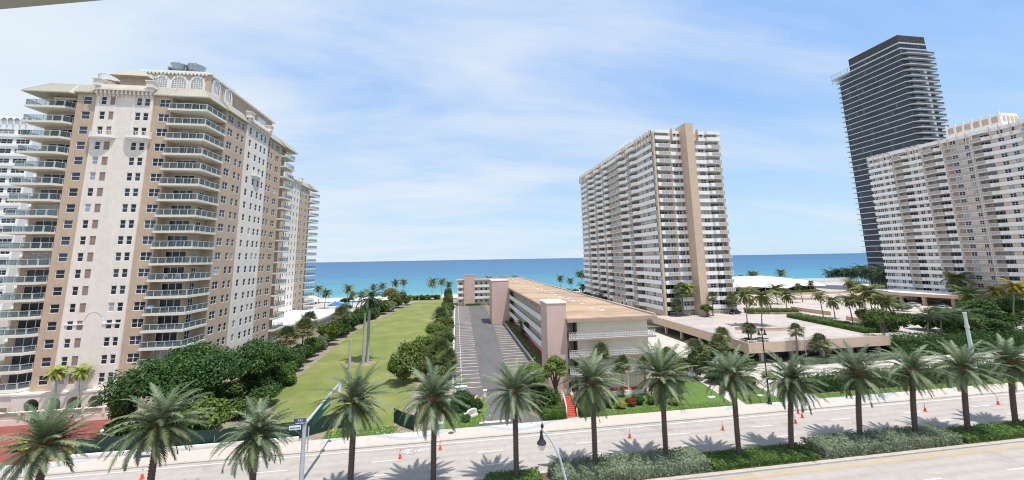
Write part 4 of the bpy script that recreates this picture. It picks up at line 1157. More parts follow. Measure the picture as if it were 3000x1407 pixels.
# red forecourt of the left tower
sheet('road', [(-110,60.96),(-45.5,60.96),(-46.5,66),(-53,75.3),(-74,75.3),(-110,75.3)], .03, M['rdrive'])
# paved pool terrace and pool behind the left tower
sheet('pavement', [(-130,172),(-39,172),(-36,205),(-40,256),(-130,256)], .04, M['plaza'])
sheet('water', [(-69,238),(-60,238),(-61,256),(-70,256)], .06, M['pool'])
# raised plaza right of the parking deck
b = MB(); b.prism([(74,129.9),(300,129.9),(300,250),(74,250)], 0, 3.96); b.prism([(112,82.2),(300,82.2),(300,129.88),(112,129.88)], 0, 3.96)
structure('land', b, M['plaza'])
def parking_deck():
    T = thing('parking_deck', 'open sided parking deck with tan parapet and pale concrete top', 'parking deck', (90,100,0))
    b = MB(); b.box(67.4,82.2,3.2,111.9,129.88,3.96); b.build('deck_slab', M['plaza'], T)
    b = MB(); b.box(67.0,81.8,2.45,111.9,82.19,4.75); b.box(67.0,82.19,2.45,67.39,125,4.75); b.build('parapet', M['orangewall'], T)
    for x, y in ((68,84),(68,92),(68,101),(68,110),(68,118.5),(71.4,83.4),(79.5,83.4),(88,83.4),(96,83.4),(104,83.4)):
        c = MB(); c.box(x-.35,y-.35,0,x+.35,y+.35,3.2); c.build('column', M['concrete'], T)
    c = MB(); c.box(74,88,0,74.3,129,3.19); c.box(74.3,86.0,0,111,86.3,3.19); c.build('garage_shade_back', M['paintshade'], T)  # backing coloured near-black so the garage shade is painted in
    g = MB()
    for i in range(9): g.box(72.4+i*4,85.7,.5,75.9+i*4,85.85,2.7)
    g.build('garage_glazing', M['darkglass2'], T)
    r = MB(); railing(r, [(67.2,125),(67.2,82.0),(111.8,82.0)], 4.75, .55, 'rail', 2.2)
    r2 = MB(); r2.v = r.v
    keep = [i for i, k in enumerate(r.m) if k == 1]; r2.f = [r.f[i] for i in keep]; r2.m = [0]*len(keep)
    r2.box(67.17,82.1,4.98,67.23,125,5.04); r2.box(67.3,81.97,4.98,111.8,82.03,5.04)
    r2.build('railing', M['trim'], T)
parking_deck()
sl = MB()
for x0,y0,x1,y1 in ((78,98.5,112,98.4),(84,90,98,89.6),(86,110,110,110),(100,86,104,95)):
    d = Vector((x1-x0,y1-y0)).normalized(); n = Vector((-d.y,d.x))*.09
    sl.face([(x0-n.x,y0-n.y,3.966),(x1-n.x,y1-n.y,3.966),(x1+n.x,y1+n.y,3.966),(x0+n.x,y0+n.y,3.966)])
structure('pavement_lines', sl, M['roadpaint'])
# ================================================================== VEGETATION
def frond(mb, rng, az, e0, L, droop, leafL, pairs, w, wind, m, ld=.1, stalk=2, start=.14, wprof=1.0):
    p = Vector((0,0,0)); n = 12; pts = [p.copy()]; dirs = []
    for i in range(n):
        s = (i+.5)/n; e = e0-droop*s**1.25
        d = Vector((math.cos(az)*math.cos(e), math.sin(az)*math.cos(e), math.sin(e)))
        d = (d+Vector((wind*s*1.2,0,-.08*wind*s))).normalized()
        p = p+d*(L/n); pts.append(p.copy()); dirs.append(d)
    mb.tube(pts[::3], [.035,.028,.02,.012,.006][:len(pts[::3])], 4, stalk, False)
    for k in range(pairs):
        s = start+(1-start)*(k+.5)/pairs; f = s*n; i = min(int(f), n-1); q = pts[i].lerp(pts[i+1], f-i); d = dirs[i]
        side = d.cross(Vector((0,0,1)))
        if side.length < .05: side = Vector((-math.sin(az), math.cos(az), 0))
        side.normalize(); up = side.cross(d)
        ll = leafL*(.28+.72*math.sin(PI*min(1,(s*.92+.06))**.85))*rng.uniform(.85,1.12)
        for sg in (-1,1):
            t = side*sg*(.85-.35*s)+d*(.5+.55*s)+up*rng.uniform(-.1,.3)-Vector((0,0,ld+rng.uniform(0,.15)))
            t.x += wind*.35
            t = t.normalized()*ll; a = d*(w/2)
            mb.face([q-a, q+a, q+t+a*.25, q+t-a*.25], m)
def crown(seed, n, L, leafL, pairs, w, e_hi, e_lo, droop, wind, mats, ld=.1, mixf=None):
    rng = random.Random(seed); mb = MB()
    for i in range(n):
        t = (i+.5)/n; az = i*2.39996+rng.uniform(-.25,.25)
        e = e_hi+(e_lo-e_hi)*t**.85+rng.uniform(-.12,.12)
        m = mixf(t, rng) if mixf else (0 if rng.random() < .6 else 1)
        frond(mb, rng, az, e, L*rng.uniform(.85,1.1)*(.8+.2*math.sin(PI*min(1,t+.25))), droop*rng.uniform(.75,1.2), leafL, pairs, w, wind*rng.uniform(.7,1.2), m, ld)
    return mb
def fan_crown(seed, n, pet, fr, mats, wind=.15):
    rng = random.Random(seed); mb = MB()
    for i in range(n):
        t = (i+.5)/n; az = i*2.39996+rng.uniform(-.2,.2); e = 1.45-2.2*t+rng.uniform(-.1,.1)
        d = Vector((math.cos(az)*math.cos(e)+wind,math.sin(az)*math.cos(e),math.sin(e))).normalized()
        b = d*pet*rng.uniform(.8,1.15); mb.tube([(0,0,0),tuple(b)],[.02,.015],4,2,False)
        side = d.cross(Vector((0,0,1))); side = side.normalized() if side.length > .05 else Vector((1,0,0)); up = side.cross(d)
        m = 0 if rng.random() < .65 else 1
        for k in range(13):
            a = -1.75+3.5*k/12; v = (d*math.cos(a)+side*math.sin(a)+up*.12*math.cos(a*2)).normalized()
            l = fr*(.75+.25*math.cos(a))*rng.uniform(.85,1.1); tip = b+v*l-Vector((0,0,.22*l)); mid = b+v*l*.6
            n_ = v.cross(up).normalized()*.055*fr/.8
            mb.face([b, mid-n_, tip, mid+n_], m)
    return mb
def dm(t, rng): return (0 if rng.random() < .6 else 1) if t < .45 else (1 if rng.random() < .52 else (2 if rng.random() < .5 else 0))
CR = {}
def crown_mesh(kind, v):
    k = (kind, v)
    if k in CR: return CR[k]
    if kind == 'date':
        mb = crown(100+v, 68-5*(v%3), 4.55+.15*(v%2), .68, 40, .115, 1.52, -.62, .80+.08*v, .24, None, .16, lambda t, r: [0,1,4][dm(t,r)])
        rng = random.Random(v)
        for i in range(12):
            a = rng.uniform(0,2*PI); e = rng.uniform(-.1,.9); l = rng.uniform(.4,1.0); d = Vector((math.cos(a)*math.cos(e),math.sin(a)*math.cos(e),math.sin(e)))
            mb.tube([(0,0,-.1),tuple(d*l*.6),tuple(d*l-Vector((0,0,.25*l)))],[.05,.045,.02],4,3,False)
        me = mb.mesh('crown', [M['dateA'],M['dateB'],M['stalk'],M['stalk'],M['dateC']])
    elif kind in ('coco','cocoY','lime','yellow'):
        mats = {'coco':('cocoA','cocoB'),'cocoY':('cocoA','cocoB'),'lime':('limeA','cocoA'),'yellow':('yelA','cocoB')}[kind]
        pw = .72 if kind == 'coco' else .4
        mb = crown(200+v, 30, 3.2, .66, 24, .17, 1.38, -.8, 1.35, .42, None, .45, lambda t, r: 0 if r.random() < (pw if kind != 'lime' else .75)-(.3*t if kind in ('coco','cocoY') else 0) else 1)
        me = mb.mesh('crown', [M[mats[0]],M[mats[1]],M['cocoB']])
    elif kind == 'royal':
        mb = crown(300+v, 24, 4.3, .85, 30, .18, 1.3, -.55, 1.6, .30, None, .35)
        mb.lathe([(.26,-2.0),(.3,-1.2),(.2,-.2),(.08,.3)], 10, 3)
        me = mb.mesh('crown', [M['royA'],M['fanA'],M['royA'],M['crownshaft']])
    elif kind == 'dark':
        mb = crown(400+v, 26, 3.4, .7, 22, .14, 1.3, -.6, 1.5, .55, None, .4)
        me = mb.mesh('crown', [M['royA'],M['royA'],M['royA']])
    elif kind == 'wind':
        mb = crown(500+v, 26, 3.6, .62, 24, .10, 1.1, -.5, 1.1, 1.5, None, .4, lambda t, r: 0 if r.random() < .7 else 1)
        me = mb.mesh('crown', [M['royA'],M['cocoA'],M['cocoA']])
    elif kind == 'fan':
        me = fan_crown(600+v, 44, 1.0, .95, None).mesh('crown', [M['fanA'],M['lfOlive'],M['cocoB']])
    CR[k] = me
    return me
TR = {'date':('trunkdate',.30),'coco':('trunkbrown',.13),'cocoY':('trunkbrown',.13),'lime':('trunkgrey',.09),'yellow':('trunkbrown',.14),'royal':('trunkgrey',.36),'dark':('trunkgrey',.2),'wind':('trunkbrown',.14),'fan':('trunkbrown',.17)}
PN = {'date':'date_palm','coco':'coconut_palm','cocoY':'coconut_palm','lime':'areca_palm','yellow':'coconut_palm','royal':'royal_palm','dark':'royal_palm','wind':'coconut_palm','fan':'cabbage_palm'}
pr_ = random.Random(77)
def palm(kind, x, y, z, h, label, group, dx=0, sc=1.0, v=None):
    """h: height of the crown's heart above the base"""
    T = thing(PN[kind], label, 'palm', (x,y,z), group, local=True)
    mname, r = TR[kind]; tb = MB()
    n = 9; bend = pr_.uniform(-.06,.06)*h*.3
    pts = []; rad = []
    for i in range(n+1):
        t = i/n; pts.append((dx*t**1.6, bend*math.sin(PI*t)*.4, h*t))
        if kind == 'date': rr = r*(1.15 if i == 0 else .92+.04*(i%2))*(1.75 if i == n-1 else (1.3 if i == n else 1)) if i < n-1 or True else r
        elif kind == 'royal': rr = r*(1.15-.35*t)
        else: rr = r*(1.3-.5*t)
        rad.append(rr)
    tb.tube(pts, rad, 10)
    if kind == 'date':
        rng = random.Random(int(x*10)+5)
        for k in range(int(h/.16)):
            t = k*.16/h
            for j in range(6):
                a = 2*PI*j/6+k*.55; c = Vector(pts[0]).lerp(Vector(pts[-1]), t); cx = dx*t**1.6
                rr = r*.93+(.16 if t > .86 else 0)
                px_, py_ = cx+math.cos(a)*rr, math.sin(a)*rr+bend*math.sin(PI*t)*.4
                ox, oy = math.cos(a)*.085, math.sin(a)*.085; tx, ty = -math.sin(a)*.11, math.cos(a)*.11
                tb.face([(px_-tx,py_-ty,t*h),(px_+tx,py_+ty,t*h),(px_+ox,py_+oy,t*h+.13)])
    tb.build('trunk', M[mname], T)
    vv = pr_.randrange(3) if v is None else v
    c = D.objects.new('crown', crown_mesh(kind, vv)); C.objects.link(c); c.parent = T
    c.location = (dx, 0, h); c.scale = (sc,)*3; c.rotation_euler.z = pr_.uniform(-.35,.35)
    return T

# --- the row of date palms in the median
dp = [(-39.67,8.2,'first date palm from the left in the median row, leaning out over the left edge'),
 (-30.4,8.9,'date palm in front of the bench with the poster'),
 (-20.65,8.4,'date palm just left of the grey signal mast with street signs'),
 (-11.06,8.9,'date palm standing between the grey signal mast and the bicycle marking'),
 (-2.51,9.5,'date palm in front of the pale green utility cabinet and the monument sign'),
 (6.95,9.9,'date palm rising from the small green median hedge, in front of the asphalt entry drive'),
 (16.3,10.2,'date palm in the silver hedge in front of the red steps'),
 (25.5,10.3,'date palm in the silver hedge in front of the verandah posts'),
 (34.6,10.0,'date palm at the left end of the clipped green median bed, by the concrete walkway'),
 (43.4,8.9,'date palm at the right end of the clipped green median bed, beside three cones'),
 (53.4,8.5,'date palm at the left end of the second silver hedge'),
 (63.1,9.1,'date palm at the right end of the second silver hedge'),
 (71.3,9.2,'second date palm from the right in the median row'),
 (79.9,9.0,'rightmost date palm of the median row')]
for i, (x, h, lb) in enumerate(dp):
    h += (0,0,-1.0,1.1,0,0,0,0,0,0,.5,0,-.3,0)[i]; x += (0,0,0,.1,.2,0,0,0,0,-.3,.8,-1.1,-.6,0)[i]
    x = x-(.1 if i < 9 else 1.2)+(0,0,0,0,0,0,0,0,.3,.3,.1,.4,.3,.4)[i]
    palm('date', x, 46.2+(.35 if i % 3 == 1 else -.2), .05, h-.45, lb, 'date palms along the median', dx=(.1+.15*math.sin(i) if i < 9 else 1.15), sc=1.06+.07*math.sin(i*2.1), v=(i*3) % 7)
# --- other palms
G1 = 'palms by the pool terrace'; G2 = 'palms on the beach behind the lawn'; G3 = 'palms on the parking deck and plaza'; G4 = 'dark palms by the sea wall'; G5 = 'palms around the low building'
for a in [
 ('royal',-22.0,103.4,0,15.6,'tall royal palm with grey trunk and dark crown standing on the lawn','palms on the lawn',0,1.15),
 ('lime',-67.6,79.0,.1,6.9,'left of two lime green palms before the arcade of the tan tower','lime palms by the arcade',-.5,.62),
 ('lime',-64.3,79.0,.1,6.8,'right of two lime green palms before the arcade of the tan tower','lime palms by the arcade',-.3,.62),
 ('coco',-83.5,251,0,9,'palm beside the white pavilion near the shore',G1,-.7,1.1),('coco',-71,223,0,8.4,'green palm between the white pavilion and the blue tent',G1,.4,1.1),
 ('cocoY',-64.2,241,0,9.2,'tallest palm behind the pool, above the blue tent',G1,.2,1.35),('cocoY',-55.2,218.6,0,7.6,'slim palm right of the blue tent, left of a matching pair',G1,-.4,.9),('coco',-51.6,222,0,7.2,'slim palm right of the blue tent, right of a matching pair',G1,0,.9),
 ('coco',-54,266,0,8.2,'grey green palm showing above the left hedge, left of a pair',G2,-.5,1.1),('coco',-48.5,266,0,8.6,'grey green palm showing above the left hedge, right of a pair',G2,-.5,1.1),
 ('cocoY',-40.5,268,0,10.4,'yellowish palm behind the rusty tree, left of two',G2,-.5,1.15),('cocoY',-35.6,268,0,10.8,'yellowish palm behind the rusty tree, right of two',G2,.1,1.1),
 ('cocoY',-16,262,0,10.4,'largest yellow green palm at the sea end of the lawn',G2,0,1.5),('cocoY',-9.8,266,0,10.5,'yellow green palm just right of the largest one at the sea end of the lawn',G2,0,1.2),('coco',-4.8,262,0,8.6,'dark green palm at the right corner of the lawn, beside the rear wing',G2,-.3,1.2),
 ('fan',-40.1,113.6,0,9.0,'taller cabbage palm in front of the white annex roof','cabbage palms by the annex',0,1.55),('fan',-39.8,109.6,0,7.4,'shorter cabbage palm left of the taller one by the white annex roof','cabbage palms by the annex',0,1.75),('fan',-39.2,140,0,6.6,'broad cabbage palm in the left hedge behind the annex corner','cabbage palms by the annex',0,2.0),
 ('fan',-41.6,104,0,6.4,'cabbage palm left of the annex pair against the tan tower','cabbage palms by the annex',0,1.7),
 ('fan',-5.8,150,0,3.4,'fan palm in the right lawn hedge, about halfway to the sea','fan palms in the right lawn hedge',0,2.2),('fan',-3.6,94,0,3.3,'fan palm at the near end of the right lawn hedge, by the stalls','fan palms in the right lawn hedge',0,1.9),('fan',-1.6,86,0,3.6,'fan palm nearest the road in the right lawn hedge','fan palms in the right lawn hedge',0,1.4),
 ('cocoY',86.3,104.9,3.96,9.0,'large windblown coconut palm with hanging brown frond, left one on the parking deck',G3,.6,1.25),('cocoY',90.3,103.9,3.96,8.5,'large coconut palm behind the tall black lamp post on the deck',G3,1.2,1.35),
 ('coco',136,146.7,3.96,6.4,'blurred palm behind the two large deck palms',G3,.2,1.3),('coco',123.6,129.3,3.96,5.6,'palm at the right end of the dark planter hedge on the plaza',G3,.7,1.15),
 ('coco',150.7,148.9,3.96,7.2,'slender bending palm in front of the white clubhouse roof',G3,-1.5,.7),('coco',195,186.7,3.96,5,'small thin palm at the right end of the clubhouse hedge',G3,.5,.8),
 ('coco',122.4,113.9,3.96,7.0,'bare looking palm at the tip of the curved plaza hedge',G3,-.6,.8),('coco',122.6,110,3.96,5.6,'short palm just right of the hedge tip on the plaza',G3,-.2,1.0),
 ('coco',116.8,99.6,3.96,7.0,'palm midway along the curved plaza hedge',G3,-.4,.85),('coco',183,154.8,3.96,6.8,'palm with a slim trunk in front of the dark sea palms, left of two',G3,-.5,1.0),('coco',183.6,153.1,3.96,6,'palm with a slim trunk in front of the dark sea palms, right of two',G3,-.3,1.2),
 ('coco',119.4,99,3.96,7.4,'palm behind the curved plaza hedge with a straight grey trunk',G3,-.4,1.0),('cocoY',115.6,92.6,3.96,10.2,'tallest palm cluster at the right end of the curved plaza hedge',G3,-.6,1.35),('coco',115,88.2,3.96,8.2,'palm with grey trunk beside the red barrier on the plaza',G3,-.6,1.1),
 ('fan',63.7,86,0,5.6,'cabbage palm before the left corner of the parking deck','cabbage palms at the parking deck',0,1.25),('fan',71.4,86.7,3.96,3.0,'small cabbage palm in the deck corner planter, left of a pair','cabbage palms at the parking deck',-.3,.85),('fan',70.5,85,3.96,3.1,'small cabbage palm in the deck corner planter, right of a pair','cabbage palms at the parking deck',.3,.85),
 ('fan',78.7,81.0,0,7.1,'thin cabbage palm in front of the deck parapet','cabbage palms at the parking deck',.4,1.0),('fan',83.9,80.1,0,4.2,'low cabbage palm in the hedge in front of the garage','cabbage palms at the parking deck',.3,1.3),
 ('fan',80.2,127.5,3.96,8.6,'tall palm at the corner of the banded tower, left of a pair','palms at the foot of the banded tower',0,1.7),('lime',81.3,127.3,3.96,9.2,'yellow green palm at the corner of the banded tower, right of a pair','palms at the foot of the banded tower',.5,1.3),('fan',77.5,127,3.96,3.6,'short palm left of the tall pair at the banded tower','palms at the foot of the banded tower',0,1.3),
 ('fan',89.8,125,3.96,6.4,'slim palm in front of the tan shaft','palms at the foot of the banded tower',.3,1.1),('fan',99.5,127.5,3.96,4.4,'palm before the right end of the banded tower','palms at the foot of the banded tower',.4,1.5),
 ('coco',194.7,123.4,3.96,10.4,'tall windblown palm in front of the entrance canopy','palms before the entrance canopy',.2,1.7),('yellow',195.3,113.8,3.96,6.4,'yellow palm right of the entrance canopy','palms before the entrance canopy',1.2,1.35),('yellow',155.5,87.6,3.96,10.8,'yellow palm on a leaning grey trunk at the right edge','palms before the entrance canopy',3.0,1.2),('coco',188,117,3.96,5.4,'dense short palm under the entrance canopy edge','palms before the entrance canopy',.8,1.6),
 ('wind',118.3,82.4,3.96,5.0,'dark palm blown sideways, leftmost of three behind the date palms','dark windblown palms',1.2,1.05),('wind',123.2,82.8,3.96,5.1,'dark palm blown sideways, middle of three behind the date palms','dark windblown palms',.6,1.05),('wind',128.2,83,3.96,5.0,'dark palm blown sideways, rightmost of three behind the date palms','dark windblown palms',.6,1.3),
 ('fan',25.8,68.9,.1,7.6,'cabbage palm in front of the left part of the lattice railings',G5,.5,1.05),('fan',30.0,68.7,.1,5.4,'cabbage palm in front of the middle of the lattice railings',G5,.2,.95),('fan',34.3,68.6,.1,5.4,'cabbage palm in front of the right part of the lattice railings',G5,.2,.8),
 ('coco',20.4,121,0,3.6,'bushy dark palm in the strip between stalls and gallery',G5,.6,1.0),
 ('coco',75.2,222,0,7.6,'palm behind the tan roof, left of the banded tower',G5,.3,1.3),('coco',73.2,186,0,5.8,'palm at the foot of the north face of the banded tower',G5,.3,1.3),('coco',72.6,262,0,11,'solitary palm against the sea behind the tan roof',G5,0,1.2),('coco',88,258,0,14,'tall leaning palm against the sea, right of the solitary one',G5,-2.2,1.25),('coco',80,259,0,9.2,'low palm left of the tall leaning one against the sea',G5,-1,1.1),('coco',90,262,0,13,'tall palm against the sea touching the leaning one',G5,.3,1.1),
 ('cocoY',21,250,0,12.2,'palm top showing above the rear wing roof, left of three',G5,.1,1.1),('coco',30.5,250,0,11.8,'palm top showing above the rear wing roof, middle of three',G5,.1,1.1),('coco',37.5,250,0,12.2,'palm top showing above the rear wing roof, right of three',G5,.1,1.0),
 ('coco',219,268,1,7.4,'palm behind the clubhouse roof beside the banded tower','palms behind the clubhouse',.5,.8),('coco',228,268,1,9.3,'palm behind the clubhouse roof, left of a close pair','palms behind the clubhouse',.6,1.25),('coco',233,270,1,9.3,'palm behind the clubhouse roof, right of a close pair','palms behind the clubhouse',.6,1.15),('coco',256,270,1,9.6,'single palm behind the ridge of the clubhouse roof','palms behind the clubhouse',.8,1.5)]:
    kind, x, y, z, h, lb, g, dx, sc = a
    palm(kind, x, y, z, h, lb, g, dx, sc*(1.25 if kind in ('coco','cocoY','wind') else 1.1))
for i, (x, y, h) in enumerate([(303.6,273.5,6.9),(306.2,270,7.2),(305.6,265,7.9),(305,260,8.3),(301.6,254,8.6),(298.1,247,9.4),(294.6,240.5,11.9),(285.7,229.9,10.4),(233,184,12.0),(227,176,12.4),(219.5,167,12.6),(212.4,159.5,12.2),(222,170.5,11.0),(304.4,268,8.2),(303,257,8.8),(296,244,10.4),(290,235,10.6),(281,228,10.2),(236,188.5,12.4),(230,180,11.4),(224,172.6,13),(300,251,8.2),(215.5,163,13.4)]):
    palm('dark', x, y, 2.5 if x > 250 else 3.96, h-.8-(1.6 if x < 250 else 0), 'dark palm in the dense clump between the sea and the long beige slab', G4, 1.6, 2.3)
# --- dead bare trunks on the lawn
for (x, y, h, lb) in ((-22.7,101.9,12.6,'tall bare palm trunk without a crown beside the royal palm'),(-24.7,97.2,7.0,'short bare pointed palm trunk on the lawn')):
    b = MB(); b.tube([(0,0,0),(0,0,h*.3),(-.05,0,h*.75),(.02,0,h*.95),(.1,0,h)],[.36,.32,.27,.2,.04],12)
    tag(b.build('dead_palm_trunk', M['trunkgrey'], loc=(x,y,0)), lb, 'dead palm')

# --- leafy bushes and trees
def leaf(mb, rng, p, nrm, s, m):
    n = (nrm+Vector((rng.gauss(0,.55),rng.gauss(0,.55),rng.gauss(0,.55)))).normalized()
    a = n.cross(Vector((rng.uniform(-1,1),rng.uniform(-1,1),rng.uniform(-1,1)))); a = a.normalized() if a.length > .01 else Vector((1,0,0))
    b = n.cross(a); a = a*s*.5; b = b*s*.32
    mb.face([p-a, p-b*.9+a*.1, p+a, p+b*.9-a*.1], m)
def foliage(seed, lobes, n, s, wts=(.5,.35,.15), under=.3):
    rng = random.Random(seed); mb = MB()
    tot = sum(l[3]**2 for l in lobes)
    for cx, cy, cz, r in lobes:
        k = int(n*r*r/tot); lw = list(wts); j = rng.randrange(3); lw[j] += .3
        for i in range(k):
            z = rng.uniform(-under if under < .9 else -1, 1); t = rng.uniform(0,2*PI); q = math.sqrt(1-z*z)
            d = Vector((q*math.cos(t), q*math.sin(t), z))
            rr = r*(.78+.3*rng.random()**1.5)*(1+.28*mnoise.noise(Vector((cx,cy,cz))*3+d*2.6))
            leaf(mb, rng, Vector((cx,cy,cz))+d*rr, d+Vector((0,0,.35)), s*rng.uniform(.6,1.3), rng.choices((0,1,2), lw)[0])
        for i in range(k//4):
            d = Vector((rng.gauss(0,1),rng.gauss(0,1),rng.gauss(0,1))).normalized()
            leaf(mb, rng, Vector((cx,cy,cz))+d*r*rng.uniform(.4,.7), d, s*1.9, rng.choices((0,1,2), lw)[0])
    return mb
def lobeset(seed, k, flat=1.0):
    rng = random.Random(seed); L_ = [(0,0,.55,.62)]
    for i in range(k):
        a = 2*PI*i/k+rng.uniform(-.4,.4); r = rng.uniform(.35,.68); z = rng.uniform(.25,.95)*flat
        L_.append((r*math.cos(a), r*math.sin(a), z, rng.uniform(.28,.46)))
    return L_
SETS = {'dark':('lfDark','lfMid','lfDark'),'mid':('lfMid','lfDark','lfLight'),'bright':('lfLight','lfMid','lfLight'),'silver':('lfSilver','lfOlive','lfSilver'),'olive':('lfOlive','lfMid','lfOlive'),'rust':('lfOrange','lfOlive','lfOlive'),'red':('lfRed','lfRed','lfDark'),'yellow':('lfYel','lfMid','lfYel'),'grape':('lfOlive','lfMid','lfLight'),'lime':('lfYel','lfLight','lfLight')}
BC = {}
def bush_mesh(v, st):
    if (v, st) not in BC:
        BC[(v, st)] = foliage(50+v, lobeset(v, 7+v), 1900, .15).mesh('bush', [M[q] for q in SETS[st]])
    return BC[(v, st)]
br_ = random.Random(9)
def bush(x, y, z, r, h, st, label, group=None, name='shrub', cat='shrub'):
    """r: radius, h: height above z"""
    o = D.objects.new(name, bush_mesh(br_.randrange(4), st)); C.objects.link(o)
    o.location = (x,y,z-.05); o.scale = (r, r, h/1.32); o.rotation_euler.z = br_.uniform(0,6.28)
    return tag(o, label, cat, group)
def tree(x, y, z, h, r, st, label, seed, n=7000, s=.42, flat=.8, trunk=.35, group=None, lob=None):
    T = thing('leafy_tree', label, 'tree', (x,y,z), group, local=True)
    rng = random.Random(seed); L_ = []
    L_.append((0,0,h-r*.6,r*.55))
    for i in range(lob or 13):
        a = i*2.39996; q = r*.78*math.sqrt((i+.5)/(lob or 13)); L_.append((q*math.cos(a)+rng.uniform(-.3,.3), q*math.sin(a), h-r*.35*flat-(q/r)**2*h*.42+rng.uniform(-.4,.3), r*rng.uniform(.24,.36)))
    t = MB(); t.tube([(0,0,-.1),(.1,0,h*.25),(0,.1,h*.55)],[trunk*1.4,trunk,trunk*.8],9)
    for l in L_[1::2]: t.tube([(0,.1,h*.3),(l[0]*.5,l[1]*.5,h*.45+l[2]*.1),(l[0],l[1],l[2])],[trunk*.6,trunk*.4,trunk*.12],6)
    t.build('trunk', M['bark'], T)
    foliage(seed, L_, n, s).build('crown', [M[q] for q in SETS[st]], T)
    return T
tree(-43.5,72,0,11.6,9.6,'dark','broad spreading dark green tree in front of the tan tower',1,15000,.44)
tree(-38.0,83.0,0,10.2,6.2,'dark','dark glossy tree between the spreading tree and the lawn',2,7000,.40)
tree(13.2,67.6,0,7.0,3.3,'bright','bright green tree beside the pink stair shaft',3,5200,.30)
tree(17.0,66.8,0,8.3,2.3,'bright','upright light green tree in front of the pink stair shaft',4,2600,.30)
tree(106.8,83.8,3.96,6.6,3.6,'mid','round green tree on bare stems beside the windblown palms',5,4200,.34)
tree(108.5,137,3.96,8.6,3.4,'dark','dark tree against the right end of the banded tower',6,3000,.40)
tree(-35.5,219,0,10.5,5.2,'rust','rusty topped tree in the left hedge near the shore',7,4000,.5)
tree(86.6,123.6,3.96,4.3,2.4,'mid','small round tree in front of the tan shaft',8,1800,.34)
tree(147.9,90,3.96,7.6,4.5,'dark','dark leafy tree right of the windblown palms, left of two',12,3000,.45)
tree(162,91,3.96,8.0,5.5,'dark','dark leafy tree at the right edge, right of two',13,3200,.45)
HL = 'bushes along the left edge of the lawn'; HR = 'bushes along the right edge of the lawn'; HF = 'shrubs in front of the low building'
for x, y, r, h, st, lb in [(-37.5,98,2.6,4.6,'dark','dark bush at the near left corner of the lawn'),(-38.6,94,2.2,7,'dark','tall dark bush against the glossy tree'),(-38.2,106,2.1,4.4,'mid','green bush below the cabbage palms'),(-38.3,120,2.0,4.4,'silver','silver grey bush along the left lawn edge'),(-38.6,126,3.6,7.2,'bright','large bright green bush before the annex'),(-38.2,112.5,2.3,3.8,'mid','low green bush right of the cabbage palms'),(-38.4,150,4.1,6.4,'dark','large dark bush where the left hedge bends'),(-38.5,165,3.4,7,'mid','green bush behind the large dark one'),(-36.5,192,5,7.4,'mid','broad green bush near the middle of the left hedge'),(-32.5,200,3.4,5.5,'silver','silver bush in the far part of the left hedge'),(-31.5,214,5.6,9.5,'olive','big feathery olive tree mass in the left hedge'),(-28.4,227,4,6,'mid','green bush at the seaward end of the left hedge'),(-36.4,177,3.2,5,'mid','bush between the two broad green ones in the left hedge'),(-39,137,2.6,5,'olive','olive bush beside the annex corner'),(-43,101,3,6.4,'mid','green bush against the tan tower'),(-45,92,3,5.6,'mid','green bush between the glossy tree and the tan tower')]:
    bush(x,y,0,r,h,st,lb,HL)
for x, y, r, h, st, lb in [(-4.2,210,2.8,8,'olive','tall narrow bush at the seaward end of the right hedge'),(-4.7,188,3.2,5.4,'grape','olive bush in the far part of the right hedge'),(-4.2,170,3.2,5.4,'grape','sea grape bush behind the fan palm halfway'),(-2.6,138,2.5,5.2,'grape','sea grape bush leaning over the stalls'),(-5.8,123,3.2,6,'bright','brightest green bush in the right hedge'),(-2.6,118,2.4,4.4,'mid','green bush touching the stalls'),(-8.4,106,3.0,6,'bright','bright bush bulging onto the lawn'),(-9.9,95,3.5,6.6,'grape','large sea grape bush bulging onto the lawn'),(-10.8,84.5,3.5,6.4,'grape','nearest sea grape bush spreading over the lawn'),(-6.4,95,2.8,5.4,'grape','sea grape bush between the fan palm and the lawn'),(-5.9,108,2.5,5,'mid','green bush in the middle of the right hedge'),(-4.3,225,3,9.4,'mid','bush at the corner beside the rear wing'),(-7,86,2.6,4.6,'olive','olive bush below the nearest sea grape'),(-5.5,160,3,5,'mid','green bush between the two far sea grapes')]:
    bush(x,y,0,r,h,st,lb,HR)
for i, (x, lb) in enumerate(((-26,'left end of the sea grape belt across the lawn end'),(-21.5,'sea grape bush of the belt, second from the left'),(-17,'sea grape bush below the largest yellow green palm'),(-12.4,'sea grape bush of the belt, right end'))):
    bush(x,252+(i%2),0,3.2,3.4,'mid',lb,'sea grape belt at the lawn end')
